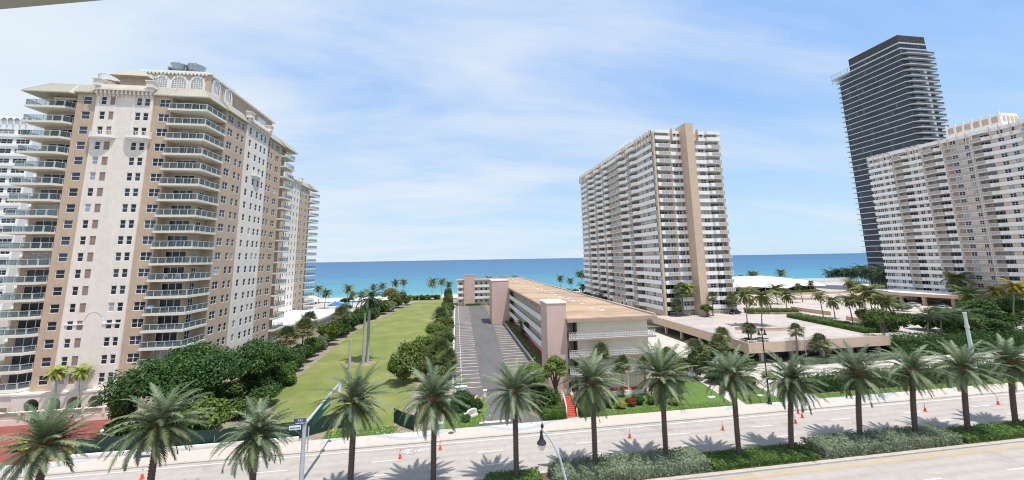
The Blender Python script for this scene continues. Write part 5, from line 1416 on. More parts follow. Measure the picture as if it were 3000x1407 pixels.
for x, y, z, r, h, st, lb, g in [(-36.5,65.2,0,3.9,5.6,'bright','bright low tree crown below the spreading tree',None),(-52.6,72.8,0,2.2,5.2,'mid','leafy bush at the left foot of the spreading tree',None),(15.0,66,0,3.0,3.8,'dark','dark bush under the two bright trees',HF),(21.3,64.8,0,1.7,2.9,'dark','dark shrub right of the red steps',HF),(23.6,63.8,0,1.1,1.3,'yellow','spiky yellow variegated plant right of the red steps',HF),(25.7,64.6,0,1.3,2.0,'dark','dark shrub between two spiky yellow plants',HF),(27.4,63.7,0,1.0,1.1,'yellow','spiky yellow variegated plant left of the crimson shrub',HF),(29.4,64.2,0,.95,1.5,'red','crimson leaved shrub in front of the verandah',HF),(31.1,65,0,1.3,1.6,'dark','dark shrub right of the crimson one',HF),(33.3,64.5,0,1.1,1.5,'mid','green shrub left of the walkway lawn',HF),(36.9,63.6,0,1.2,1.2,'yellow','spiky yellow variegated plant right of the verandah',HF),(35.2,65,0,1.3,1.8,'dark','dark shrub behind the right spiky yellow plant',HF),(38.8,66.5,0,1.6,2.2,'olive','olive shrub at the corner of the low building',HF),(16.2,65.4,0,1.3,3.2,'bright','broad leaved plant left of the red steps',HF),
  (49.3,75,0,2.2,6.6,'olive','large bushy palm clump left of the walkway',None),(44.3,73.5,0,2.0,5.2,'olive','olive clump between the low building and the walkway',None),(43,79,0,1.9,5.8,'grape','rusty green clump behind the corner of the low building',None),(51.5,68,0,1.7,2.5,'mid','green bush beside the walkway',None),(55,68.2,0,1.9,2.3,'dark','dark bush behind the black lamp post',None),(50.6,72,0,2.0,2.6,'dark','dark bush further up the walkway',None),
  (126.5,84,3.96,3,4.4,'dark','dark bush under the windblown palms',None),(138,82,3.96,4,3.8,'dark','dark bush at the right edge behind the date palms',None),(160,118,3.96,3,3.4,'silver','grey bush in front of the parked cars',None),(172,97,3.96,5,5.4,'mid','green bush mass at the right edge below the yellow palms',None),(150,100,3.96,4,4.2,'mid','green bush in front of the right dark trees',None),
  (111,98,3.96,2.4,1.9,'mid','low green bush in the planter of the plaza',None),(70.4,86.2,3.96,1.7,1.1,'olive','low planting in the deck corner planter',None),(73.6,85.4,3.96,1.9,1.2,'mid','dark low planting right of the deck corner planter',None),
  (-67,249,0,4,3.4,'mid','dark bush behind the blue tent',None),(-57,212,0,3,3.2,'mid','green bush right of the blue tent',None),(-78,205,0,4,2.2,'olive','clipped green bed on the pool terrace',None),
  (3.4,66.4,0,1.2,2.6,'dark','dark bush behind the monument sign',None),(1.0,68,0,2.2,3.4,'dark','dark bush left of the monument sign',None),(1.6,63.4,0,.9,1.2,'mid','small green bush in front of the monument sign',None),(-3.6,66.5,0,1.8,3.4,'bright','bright bush beside the utility cabinet',None),(-5.8,64.6,0,1.3,1.4,'rust','rusty ground plant behind the fence end',None),
  (79,133,0,3,6,'dark','dark bush at the near foot of the banded tower',None),(71,178,0,3.4,5.4,'dark','dark bush beside the lobby columns',None),(71.5,205,0,4.5,6.2,'dark','dark bush mass left of the banded tower',None),(66,232,0,5,5.2,'dark','dark bush mass behind the tan roof',None),(74,240,0,6,5.6,'dark','dark bush mass behind the tan roof, nearer the sea',None),(78.3,130.5,3.96,2.6,3.2,'olive','bushy clump below the tall palm pair',None),
  (-59.5,66,0,1.7,1.3,'yellow','yellow variegated hedge plant left of the red forecourt',None)]:
    bush(x,y,z,r,h,st,lb,g)

rf_ = random.Random(31)
for k in range(26):
    y = 91+k*5.2; xl = -37.6 if y < 165 else -37.6+(y-165)*.115
    bush(xl-rf_.uniform(.6,4.5), y, 0, rf_.uniform(2.4,3.6), rf_.uniform(3.2,6.0), rf_.choice(['mid','dark','olive','grape','mid']), 'dense leafy bush filling the hedge between the tan tower and the lawn', 'filler bushes of the hedge by the tan tower')
for k in range(22):
    y = 67+k*7.2
    bush(-3.6+rf_.uniform(-2.2,1.6), y, 0, rf_.uniform(2.0,3.0), rf_.uniform(3.0,5.2), rf_.choice(['grape','grape','olive','bright','bright']), 'dense leafy bush filling the hedge between the lawn and the parking stalls', 'filler bushes of the hedge by the stalls')
for k, (x, y) in enumerate([(-48,66.5),(-44,65.5),(-40.5,64.8),(-35,72),(-33.8,77),(-34.6,88),(-42,78),(-39,80),(-36.5,81),(-43,83),(-40,87),(-36,91),(-45,79)]):
    bush(x, y, 0, rf_.uniform(2.2,3.0), rf_.uniform(3.0,4.6), 'mid' if k % 2 else 'dark', 'dark leafy undergrowth at the foot of the broad spreading tree', 'undergrowth at the spreading tree')
for k in range(16):
    bush(112+k*5.0, rf_.uniform(84,104), 3.9, rf_.uniform(2.8,4.4), rf_.uniform(3.0,5.6), rf_.choice(['dark','mid','dark','grape']), 'dark leafy bush in the thicket between the windblown palms and the entrance canopy', 'thicket on the plaza')
for k, (x, y, r, h, st) in enumerate([(46.5,77,2.2,4.6,'grape'),(52.5,79,2.4,5.0,'olive'),(56.5,83,2.2,4.4,'mid'),(60.5,80,2.0,3.6,'olive'),(47.5,83,2.4,4.6,'mid'),(53,74,1.8,3.6,'olive'),(59,86,2.4,4.2,'grape'),(44.5,87,2.0,3.6,'olive'),(64,78.5,1.8,2.6,'mid')]):
    bush(x, y, 0, r, h, st, 'leafy clump in the planting between the low building and the parking deck', 'planting before the parking deck')
for (x, y, h, lb) in ((48.5,74.5,5.6,'cabbage palm in the planting beside the upper end of the walkway'),(57.5,79.5,5.2,'cabbage palm in the planting before the open side of the deck')):
    palm('fan', x, y, 0, h, lb, 'cabbage palms at the parking deck', .3, 1.5)
for x, y, lb in ((63.5,72.5,'lime yellow bush in the middle of the entrance drive'),(77,67.2,'lime yellow bush behind the pavement hedge, near the yellow hydrant'),(88,67.4,'lime yellow bush behind the pavement hedge, left of the pale mast'),(99,67.4,'lime yellow bush behind the pavement hedge, right of the pale mast')):
    bush(x, y, 0, 1.7, 2.9 if x > 70 else 1.2, 'lime', lb, 'lime bushes behind the pavement hedge')
def hedge(x0, x1, y0, y1, z, h, st, s, dens, label, name='hedge', seed=1, rot=0, group=None, rough=.18):
    rng = random.Random(seed); mb = MB(); cx, cy = (x0+x1)/2, (y0+y1)/2; a, b = (x1-x0)/2, (y1-y0)/2
    hh = lambda x, y: h*(1+rough*mnoise.noise(Vector((x*.8+seed*7,y*.8,0)))+rough*.6*mnoise.noise(Vector((x*2.4,y*2.4,seed))))
    mb.box(-a+.25,-b+.25,0,a-.25,b-.25,h*.8,0)
    A = 4*a*b; S = 2*h*(2*a+2*b)
    for i in range(int(A*dens)):
        x, y = rng.uniform(-a,a), rng.uniform(-b,b); ed = min(a-abs(x), b-abs(y)); k = min(1, .8+ed*.5)
        leaf(mb, rng, Vector((x,y,hh(x,y)*k*rng.uniform(.86,1.06))), Vector((0,0,1)), s*rng.uniform(.6,1.3), rng.choices((0,1,2),(.5,.25,.25))[0])
    for i in range(int(S*dens*.8)):
        z_ = rng.uniform(.02,1)*h; t = rng.uniform(0, 4*(a+b)); o = rng.uniform(-.12,.1)
        if t < 2*a: p, n = Vector((t-a,-b-o,z_)), Vector((0,-1,.3))
        elif t < 2*a+2*b: p, n = Vector((a+o,t-2*a-b,z_)), Vector((1,0,.3))
        elif t < 4*a+2*b: p, n = Vector((t-2*a-2*b-a,b+o,z_)), Vector((0,1,.3))
        else: p, n = Vector((-a-o,t-4*a-2*b-b,z_)), Vector((-1,0,.3))
        p.x += .25*mnoise.noise(Vector((p.y*.9,p.z,seed))); p.y += .25*mnoise.noise(Vector((p.x*.9,p.z,seed+5)))
        leaf(mb, rng, p, n, s*rng.uniform(.6,1.3), rng.choices((0,1,2),(.5,.25,.25))[0])
    o = mb.build(name, [M[q] for q in SETS[st]], loc=(cx,cy,z)); o.rotation_euler.z = rot
    return tag(o, label, 'hedge', group)
MH = 'hedges in the median'
hedge(10.9,29.6,43.95,47.3,.1,1.35,'silver',.24,62,'nearest silver green hedge in the median, in front of the red steps',seed=1,group=MH)
hedge(29.9,44.2,43.9,47.2,.1,.62,'mid',.20,80,'low clipped green bed in the median between the two silver hedges','groundcover_bed',seed=2,group=MH,rough=.1)
hedge(44.9,65.6,43.9,47.2,.1,1.25,'silver',.24,62,'second silver green hedge in the median, further right',seed=3,group=MH)
hedge(66.2,110,43.9,47.0,.1,.7,'mid',.22,55,'green bed in the median at the right edge of the picture','groundcover_bed',seed=4,group=MH,rough=.1)
hedge(3.4,9.6,43.9,47.2,.1,.75,'mid',.20,75,'small green hedge at the bottom edge around a date palm',seed=5,group=MH,rough=.2)
hedge(13.6,17.3,61.3,64.6,0,1.6,'mid',.18,90,'rounded clipped hedge left of the red steps',seed=6,rough=.3)
hedge(19.6,21.9,61.4,63.4,0,1.4,'mid',.18,100,'clipped green hedge block right of the red steps',seed=7,rough=.1)
hedge(78,106,78.7,80.3,0,1.5,'silver',.26,30,'long grey green hedge in front of the garage',seed=8)
hedge(63,150,63.4,66.0,0,2.7,'dark',.34,22,'tall dark green hedge along the pavement by the hydrant and the pale mast',seed=9,rough=.4)
hedge(106,190,79.6,82.0,0,4.9,'dark',.5,14,'tall overgrown hedge covering the wall under the windblown palms',seed=19,rough=.35)
hedge(18.9,20.6,79,150,0,1.3,'olive',.28,26,'long planting strip between the right stalls and the gallery',seed=10,rough=.5)
hedge(104.5,121,122.5,127,3.96,1.7,'mid',.34,20,'dark planter hedge at the head of the parking deck',seed=11,rot=-.35)
hedge(108.5,113.5,88,116,3.96,1.3,'mid',.3,24,'curved hedge between the deck and the plaza',seed=12,rot=-.13,rough=.3)
hedge(166,196,182.2,184.4,3.96,1.5,'mid',.5,10,'hedge in front of the white clubhouse',seed=13,rot=.12)
hedge(5.0,13.4,212.3,213.8,0,1.1,'mid',.35,16,'low hedge in front of the rear wing',seed=14)
hedge(-52,-46.6,62.6,64.2,0,.9,'yellow',.2,60,'yellow green hedge behind the bench',seed=15,rough=.2)
# grass stuff on the small verges
rng = random.Random(4); g = MB()
for (xa,xb,ya,yb,n) in ((-18.6,-9,61,63.6,900),(-1.6,4.5,61,66,900),(20.4,46,61,63.2,2200),(49.4,56,61,66,900),(63,110,61,62.9,1600)):
    for i in range(n):
        x, y = rng.uniform(xa,xb), rng.uniform(ya,yb); a = rng.uniform(0,PI); h = rng.uniform(.05,.16); dx, dy = math.cos(a)*.06, math.sin(a)*.06
        g.face([(x-dx,y-dy,.03),(x+dx,y+dy,.03),(x+dy*.8,y-dx*.8,.03+h)], rng.randrange(2))
tag(g.build('grass', [M['lfMid'],M['lfLight']]), 'short green grass tufts on the verges behind the pavement', 'grass', kind='stuff')
lt = MB()
for i in range(260):
    x, y = rng.choice(((rng.uniform(-16,-8),rng.uniform(61,64)),(rng.uniform(-9,4),rng.uniform(61,66)),(rng.uniform(-36,-33),rng.uniform(92,150)),(rng.uniform(3,6),rng.uniform(62,72))))
    a = rng.uniform(0,PI); s = rng.uniform(.08,.2); dx, dy = math.cos(a)*s, math.sin(a)*s
    lt.face([(x-dx,y-dy,.05),(x+dy*.5,y-dx*.5,.06),(x+dx,y+dy,.05),(x-dy*.5,y+dx*.5,.07)], rng.randrange(2))
tag(lt.build('leaf_litter', [M['lfOrange'],M['sand']]), 'dry fallen leaves scattered on verges and bare lawn margin', 'leaf litter', kind='stuff')
# ================================================================== STREET OBJECTS
def text(body, size, m, parent, loc, rot, ext=.01):
    cu = D.curves.new('lettering','FONT'); cu.body = body; cu.size = size; cu.extrude = ext; cu.align_x = 'CENTER'; cu.align_y = 'CENTER'
    cu.materials.append(m)
    t = D.objects.new('tmp_text', cu); C.objects.link(t)
    bpy.context.view_layer.update()
    me = D.meshes.new_from_object(t.evaluated_get(bpy.context.evaluated_depsgraph_get())); D.objects.remove(t)
    o = D.objects.new('lettering', me); C.objects.link(o)
    if not me.materials: me.materials.append(m)
    o.parent = parent; o.location = loc; o.rotation_euler = rot
    return o
# cones
cb = MB(); cb.box(-.22,-.22,0,.22,.22,.05); cb.tube([(0,0,.05),(0,0,1.0)],[.17,.05],14)
cw = MB(); cw.tube([(0,0,.58),(0,0,.74)],[.113,.093],14); cw.tube([(0,0,.80),(0,0,.88)],[.088,.076],14)
ct = MB(); ct.tube([(0,0,1.0),(0,0,1.08),(0,0,1.14)],[.03,.045,.03],8)
cm = [cb.mesh('cone_body',[M['cone']]), cw.mesh('reflective_band',[M['signwhite']]), ct.mesh('handle',[M['cone']])]
def cone(x, y, lb):
    T = thing('traffic_cone', lb, 'traffic cone', (x,y,.005), 'orange cones along the road', pr_.uniform(0,1), local=True)
    for n_, me in zip(('cone_body','reflective_band','handle'), cm):
        o = D.objects.new(n_, me); C.objects.link(o); o.parent = T
        if n_ == 'cone_body': b = o
for x, y, lb in [(-36.7,54.6,'orange cone at the bottom left, beside the palm by the bench'),(-7.0,53.8,'orange cone left of the bicycle marking'),(-2.0,55.2,'orange cone right of the bicycle marking'),(24.1,53.7,'orange cone alone in front of the crimson shrub'),(38.3,53.5,'orange cone beside the palm at the concrete walkway'),(50.3,53.5,'orange cone nearest the median in the group of three'),(53.8,56.5,'orange cone nearest the pavement in the group of three'),(53.0,55.0,'middle orange cone of the group of three'),(73.7,53.5,'orange cone with a white top between two palms at the right'),(88.2,53.5,'rightmost orange cone on the road')]:
    cone(x, y, lb)
# hydrants
def hydrant(x, y, lb):
    T = thing('fire_hydrant', lb, 'fire hydrant', (x,y,0), 'yellow hydrants', local=True)
    b = MB(); b.lathe([(.2,0),(.2,.06),(.13,.08),(.13,.52),(.18,.54),(.18,.6),(.15,.66),(.08,.78),(.03,.8),(.03,.88)],14); b.build('barrel', M['hydrant'], T)
    for s_ in (-1,1):
        c = MB(); c.tube([(s_*.1,0,.42),(s_*.27,0,.42)],[.07,.07],10); c.build('outlet', M['hydrant'], T)
hydrant(-17.8,62.6,'yellow fire hydrant beside the dark green fence at the lawn'); hydrant(75.6,61.8,'yellow fire hydrant on the verge below the tall green hedge')
# manhole, cabinet, slabs
b = MB(); b.cyl(0,0,0,.012,.42,n=24); b.box(-.3,-.02,.012,.3,.02,.016); tag(b.build('manhole_cover', M['iron'], loc=(-.64,59.6,.126)), 'round rusty manhole cover in the pavement near the entry drive', 'manhole cover')
T = thing('utility_cabinet', 'pale green utility cabinet on the verge behind the pavement', 'utility cabinet', (-2.5,61.7,0), local=True)
b = MB(); b.box(-.55,-.4,0,.55,.4,.7); b.build('cabinet', M['ubox'], T); b = MB(); b.box(-.6,-.45,.7,.6,.45,.78); b.build('lid', M['ubox'], T)
for k in range(5):
    b = MB(); b.box(-.4,-.42,.15+k*.1,.4,-.401,.19+k*.1); b.build('louver', M['greymetal'], T)
b = MB(); b.box(-.55,-.45,0,.55,.45,.08); tag(b.build('access_slab', M['concrete'], loc=(54,64.3,.03)), 'pale concrete access slab in the grass left of the black lamp post', 'slab')
b = MB(); b.box(-.6,-.35,0,.6,.35,.05); tag(b.build('meter_lid', M['signwhite'], loc=(45.2,65.4,.03)), 'white meter lid in the grass left of the walkway', 'lid')
# monument sign
T = thing('monument_sign', 'cream monument sign with arched top beside the asphalt entry drive', 'sign', (2.6,65.0,0), rz=.62, local=True)
b = MB(); pr = [(-1.0,0),(1.0,0),(1.0,.95)]+[(.95*math.cos(PI*i/10)*1.0,.95+.28*math.sin(PI*i/10)) for i in range(11)]+[(-1.0,.95)]
b.face([(x,-.14,z) for x,z in pr]); b.face([(x,.14,z) for x,z in pr[::-1]])
for (xa,za),(xb,zb) in zip(pr, pr[1:]+pr[:1]): b.face([(xa,-.14,za),(xa,.14,za),(xb,.14,zb),(xb,-.14,zb)])
b.build('sign_body', M['cream'], T); b = MB(); b.box(-1.25,-.25,0,1.1,.22,.3); b.box(-1.45,-.25,0,-1.02,.2,.8); b.build('pedestal', M['trim'], T)
b = MB()
for k, (w_, z_) in enumerate(((1.3,.95),(1.5,.72),(.9,.52))):
    for j in range(int(w_/.12)): b.box(-w_/2+j*.12,-.155,z_-.05,-w_/2+j*.12+.07,-.141,z_+.05)
b.build('raised_lettering', M['louver'], T)
# white gate post box by the drive
b = MB(); b.box(-.25,-.25,0,.25,.25,1.1); b.box(-.35,-.3,1.1,.35,.3,1.25); tag(b.build('gate_box', M['signwhite'], loc=(5.3,73.2,.03)), 'white gate control box at the top of the asphalt entry drive', 'gate box')
b = MB(); b.box(-1.2,-.4,0,1.2,.4,1.0); b.box(-1.25,-.45,1.0,1.25,.45,1.08); tag(b.build('dumpster', M['signwhite'], loc=(.9,76.6,.03)), 'white bin enclosure at the near end of the left stalls', 'bin')
# red steps with white railings
T = thing('red_steps', 'curved red steps with white railings up from the pavement', 'steps', (18,62,0))
n = 11
def sp(t): return (18.25+.9*t+.5*math.sin(t*2.2), 61.6+7.6*t)
b = MB(); rl = [MB(), MB()]
for i in range(n):
    x, y = sp(i/n); x2, y2 = sp((i+1)/n); h = .06+.055*(i+1)*1.0
    b.prism([(x-.75,y),(x+.75,y),(x2+.75,y2),(x2-.75,y2)], 0, h)
b.build('tread', M['brightred'], T)
b = MB()
for i in range(n):
    x, y = sp(i/n); h = .06+.055*(i+1); b.box(x-.75,y-.012,h-.055,x+.75,y-.002,h-.002); b.box(x-.75,y-.05,h+.001,x+.75,y+.0,h+.02)
b.build('nosing', M['redfloor'], T)
for s_ in (-1,1):
    b = MB(); pts = [(sp(i/n)[0]+s_*.85, sp(i/n)[1], .95+.06*i) for i in range(n+1)]
    b.tube(pts,[.05]*(n+1),6); b.tube([(x,y,z-.35) for x,y,z in pts],[.035]*(n+1),6); b.tube([(x,y,z-.65) for x,y,z in pts],[.035]*(n+1),6)
    for x,y,z in pts[::2]: b.tube([(x,y,0),(x,y,z)],[.045,.045],6)
    b.build('handrail', M['trim'], T)
b = MB(); b.prism([(17.3,60.96),(19.4,60.96),(19.1,61.6),(17.45,61.6)],.0,.07); b.build('landing', M['concrete'], T)
# left: bench with poster, breeze block wall, low terrace wall
T = thing('poster_bench', 'grey bus bench with a blue and red poster on its back', 'bench', (-40.4,60.1,.125), local=True)
b = MB(); b.box(-1.1,-.3,.42,1.1,.2,.5); b.build('seat', M['greymetal'], T)
b = MB(); b.box(-1.1,.2,.5,1.1,.27,1.15); b.build('backrest', M['greymetal'], T)
b = MB(); b.box(-1.02,.185,.55,1.02,.198,1.12); o = b.build('poster', M['posterblue'], T)
b = MB(); b.box(-.95,.17,.6,-.35,.184,1.08,0); 
for k in range(3): b.box(-.2,.17,.66+k*.15,.9-.2*k,.184,.74+k*.15,1)
b.build('poster_print', [M['posterred'],M['signwhite']], T)
for x in (-.9,.9):
    b = MB(); b.box(x-.06,-.25,0,x+.06,.25,.42); b.build('leg', M['greymetal'], T)
T = thing('breeze_block_wall', 'pale pierced block wall along the red forecourt', 'wall', (-66,75.4,0))
b = MB(); b.box(-90,75.3,0,-54.6,75.55,.9); b.build('base', M['pinkwall'], T)
b = MB(); b.box(-90,75.25,1.9,-54.6,75.6,2.0)
for i in range(13): b.box(-90+i*2.95,75.2,.9,-89.65+i*2.95,75.65,2.1)
b.build('coping_and_piers', M['cream'], T)
b = MB(); x = -89.6
while x < -54.8:
    b.box(x,75.36,.9,x+.06,75.5,1.9); x += .3
z = .92
while z < 1.85: b.box(-89.6,75.37,z,-54.7,75.49,z+.06); z += .25
x = -89.45
while x < -54.9:
    for k in range(4): b.box(x-.05,75.38,1.0+k*.25,x+.05,75.48,1.1+k*.25)
    x += .3
b.build('pierced_block', M['breeze'], T)
b = MB(); b.tube([(0,0,0),(0,0,2.6)],[.05,.05],8); q = MB(); q.lathe([(.02,2.6),(.16,2.7),(.2,2.85),(.14,3.0),(.02,3.04)],14)
for x, y, lb in ((-40.6,64.5,'white globe lamp on a thin post behind the first palm, left forecourt'),(-47.5,62.5,'white globe lamp on a thin post at the forecourt edge, lower')):
    T = thing('globe_lamp', lb, 'lamp', (x,y,0), local=True); b.build('post', M['black'], T); q.build('globe', M['frost'], T)
# construction fences at the lawn end
def fence(path, h, m, lb, name='mesh_fence'):
    T = thing(name, lb, 'fence', (path[0][0],path[0][1],0)); b = MB(); p = MB()
    for a, c in zip(path[:-1], path[1:]):
        d = (Vector(c)-Vector(a)); n = max(1,int(d.length/2.4)); ps = [Vector(a)+d*i/n for i in range(n+1)]
        for u, v in zip(ps[:-1],ps[1:]):
            s_ = .06*math.sin(u.x*3); b.face([(u.x,u.y+s_,.03),(v.x,v.y-s_,.03),(v.x,v.y,h-.06+s_),(u.x,u.y,h-.04)])
        for u in ps[:-1]: p = MB(); p.tube([(u.x,u.y+.05,0),(u.x,u.y+.05,h)],[.035,.035],6); p.build('post', M['greymetal'], T)
    b.build('fence_mesh', m, T)
fence([(-50,61.9),(-36,61.8),(-22,62.2),(-18.3,64.4),(-15.2,64.6)], 2.3, M['mesh'], 'dark green mesh site fence along the pavement left of the hydrant')
fence([(-9.6,65.2),(-8.2,63.4),(-6.1,61.5)], 2.2, M['mesh'], 'dark mesh site fence swung open at the right end of the lawn frontage')
b = MB(); b.box(-50,61.2,0,-22,61.5,.55); tag(b.build('low_kerb_wall', M['trim']), 'low white kerb wall at the foot of the dark mesh fence', 'low wall')
# signal mast with street signs, arm reaching over the road
T = thing('signal_mast', 'grey signal mast with street name signs and a green sign panel under its arm', 'traffic signal', (-15.75,45.6,.1), local=True)
b = MB(); b.tube([(-.1,0,0),(-.1,0,8.2),(-.1,0,8.4)],[.25,.20,.18],16); b.tube([(-.1,0,0),(-.1,0,.35)],[.42,.36],12); b.build('pole', M['greymetal'], T)
b = MB(); b.tube([(-.1,.1,7.9),(-.2,7,8.1),(-.35,13.6,8.15)],[.16,.12,.08],10); b.build('arm', M['greymetal'], T)
b = MB(); b.box(-.42,3.0,6.5,-.34,9.2,7.95); o = b.build('green_sign', M['signgreen'], T)
for k, y in enumerate((10.4,13.0)):
    s_ = MB(); s_.box(-.5,y-.2,6.9,-.15,y+.2,8.0); o = s_.build('signal_head', M['signwhite' if k else 'hydrant'], T)
b = MB(); b.box(-1.1,-.26,8.0,.05,-.2,8.62); o = b.build('name_sign', M['navy'], T)
text('ALE', .34, M['signwhite'], T, (-.45,-.275,8.44), (PI/2,0,0)); 
b = MB()
for k in range(7): b.box(-.9+k*.13,-.275,8.1,-.82+k*.13,-.262,8.2)
b.build('small_print', M['signwhite'], T)
b = MB(); b.box(-1.5,-.3,7.55,-.35,-.25,7.95); b.build('lower_sign', M['signwhite'], T)
b = MB()
for k in range(9): b.box(-1.4+k*.11,-.315,7.68,-1.33+k*.11,-.302,7.8)
b.build('sign_print', M['navy'], T)
b = MB(); b.tube([(.3,.1,5.2),(.3,.1,7.6)],[.07,.07],8); b.box(.1,.05,6,.3,.15,6.1); b.build('conduit', M['greymetal'], T)
# right mast
T = thing('pale_mast', 'pale green tapered mast on a concrete foot at the right', 'mast', (97.1,61.2,0), local=True)
b = MB(); b.tube([(0,0,1.1),(0,0,9),(0,0,13)],[.34,.28,.23],14); b.tube([(0,0,10.4),(0,0,10.9)],[.33,.33],14); b.tube([(0,0,13),(0,0,13.3)],[.29,.29],14); b.build('pole', M['mint'], T)
b = MB(); b.tube([(.15,0,0),(0,0,1.2)],[.62,.52],14); b.build('foot', M['concrete'], T)
# ornamental lamps
def lamp_head(mbk, mbg, x, y, z, s=1.0):
    mbk.lathe([(.03*s,z-.05),(.07*s,z-.1),(.1*s,z-.25),(.06*s,z-.32),(.11*s,z-.4),(.13*s,z-.62),(.2*s,z-.74),(.3*s,z-.9),(.31*s,z-.96)],14,0,x,y)
    mbg.lathe([(.27*s,z-.97),(.27*s,z-1.1),(.2*s,z-1.3),(.1*s,z-1.42),(.02*s,z-1.45)],14,0,x,y)
T = thing('crook_street_lamp', 'dark grey crook arm street lamp with a hanging bell lantern, at the bottom edge', 'street lamp', (7.9,28.3,.14), local=True)
b = MB(); pts = [(0,.0,0),(0,0,3.5),(-.02,0,8),(-.12,.1,9.2),(-.45,.3,10.6),(-.85,.55,11.5),(-1.3,.8,12.15),(-1.62,1.0,12.45)]
b.tube(pts,[.16,.12,.1,.085,.08,.075,.07,.06],10); b.tube([(0,0,0),(0,0,.9)],[.26,.18],12); b.build('post', M['greymetal'], T)
k_, g_ = MB(), MB(); lamp_head(k_, g_, -1.62, 1.0, 12.35, 1.15); k_.lathe([(.05,12.45),(.12,12.52),(.1,12.68),(.03,12.75),(.02,12.95)],10,0,-1.55,.97); k_.build('lantern_hood', M['black'], T); g_.build('globe', M['frost'], T)
T = thing('black_street_lamp', 'tall black street lamp post beside the driveway right of the walkway', 'street lamp', (52.4,60.5,.12), local=True)
b = MB(); b.lathe([(.36,0),(.36,.2),(.24,.3),(.24,1.6),(.3,1.7),(.16,1.9),(.12,4),(.085,11.2),(.06,12.4)],12); b.build('post', M['black'], T)
for s_ in (-1,1):
    k_, g_, b = MB(), MB(), MB(); b.tube([(0,0,11.6),(s_*.25,0,12.3),(s_*.5,0,12.35),(s_*.55,0,12.1)],[.05]*4,6); lamp_head(k_,g_,s_*.55,0,12.1)
    b.build('arm', M['black'], T); o = k_.build('lantern_hood', M['black'], T); g_.build('globe', M['frost'], o)
# deck lights, small signs
def slight(x, y, z, h, lb):
    T = thing('deck_light', lb, 'lamp', (x,y,z), 'slim lights around the parking deck', local=True)
    b = MB(); b.tube([(0,0,0),(0,0,h)],[.08,.06],8); b.build('post', M['greymetal'], T); b = MB(); b.box(-1.2,-.12,h,.1,.12,h+.12); o = b.build('fixture', M['black'], T)
slight(81,80.9,0,7.4,'slim grey light with a flat arm in front of the deck parapet')
slight(152,170,3.96,5.5,'slim light in front of the clubhouse'); slight(245,205,3.96,6,'slim light left of the dark sea palms')
b = MB(); b.tube([(0,0,0),(0,0,1.7)],[.05,.05],8); b.box(-.08,-.06,1.0,.08,.06,2.3); tag(b.build('marker_post', M['mint'], loc=(47,64.5,.02)), 'pale green marker post in the grass left of the walkway', 'post')
b = MB(); b.tube([(0,0,0),(0,0,1.3)],[.04,.04],8); b.box(-.22,-.04,1.1,.22,.04,2.2); tag(b.build('drive_sign', M['black'], loc=(57.2,63.6,.03)), 'small dark sign on a post at the driveway edge', 'sign')
b = MB(); b.tube([(0,0,0),(0,0,3.2)],[.06,.05],8); tag(b.build('stake', M['bark'], loc=(31.9,63.2,.02)), 'thin wooden stake in front of the dark shrub', 'stake')
# walls and barrier on the plaza
def plain(name, mb, m, lb, cat): return tag(mb.build(name, m), lb, cat)
def lowwall(p, q, z, h, lb, m='orangewall', t=.3, name='low_wall'):
    p = Vector(p); q = Vector(q); d = (q-p).normalized(); n = Vector((-d.y,d.x))*t/2
    b = MB(); b.prism([((p-n).x,(p-n).y),((q-n).x,(q-n).y),((q+n).x,(q+n).y),((p+n).x,(p+n).y)], z, z+h)
    c = MB(); k = n*1.3; b.prism([((p-k).x,(p-k).y),((q-k).x,(q-k).y),((q+k).x,(q+k).y),((p+k).x,(p+k).y)], z+h, z+h+.1)
    return plain(name, b, M[m], lb, 'low wall')
lowwall((126.5,130.3),(127.5,115.7),3.96,1.2,'tan ramp wall beside the thin palms on the plaza'); lowwall((123.4,107),(122.2,95),3.96,1.1,'tan wall behind the curved plaza hedge'); lowwall((78.5,100.2),(84.4,96.8),3.96,.8,'low tan planter wall behind the deck corner planter'); lowwall((84.5,96.7),(97,96.2),3.96,.8,'low tan planter wall in the middle of the deck')
lowwall((104.6,125.8),(120.2,119.6),3.96,.6,'tan kerb wall under the dark planter hedge'); lowwall((240,252),(300,252),2.5,4.0,'long pale wall at the sea end of the plaza','whiteroof',.5)
lowwall((172,176),(240,176),3.96,1.0,'tan wall across the plaza in front of the clubhouse drive'); lowwall((150,160),(182,150),3.96,.9,'tan kerb wall of the ramp left of the parked cars')
b = MB(); b.box(130.5,99.6,4.5,131.0,105.5,4.8); b.box(130.6,99.8,3.97,130.8,100,4.5); b.box(130.6,105,3.97,130.8,105.2,4.5); plain('red_barrier', b, M['brightred'], 'low red barrier beside a grey palm trunk on the plaza', 'barrier')
# railing at the deck head in front of the banded tower
T = thing('deck_fence', 'white metal fence between the deck and the banded tower', 'fence', (90,128.6,3.96))
b = MB(); r = MB(); railing(r, [(76,128.7),(103.5,128.7)], 3.96, 1.1, 'rail', 1.2)
kf = [i for i, k in enumerate(r.m) if k == 1]; r2 = MB(); r2.v = r.v; r2.f = [r.f[i] for i in kf]; r2.m = [0]*len(kf); r2.box(76,128.68,4.2,103.5,128.72,4.25); r2.box(76,128.68,4.55,103.5,128.72,4.6); r2.build('rail', M['trim'], T)
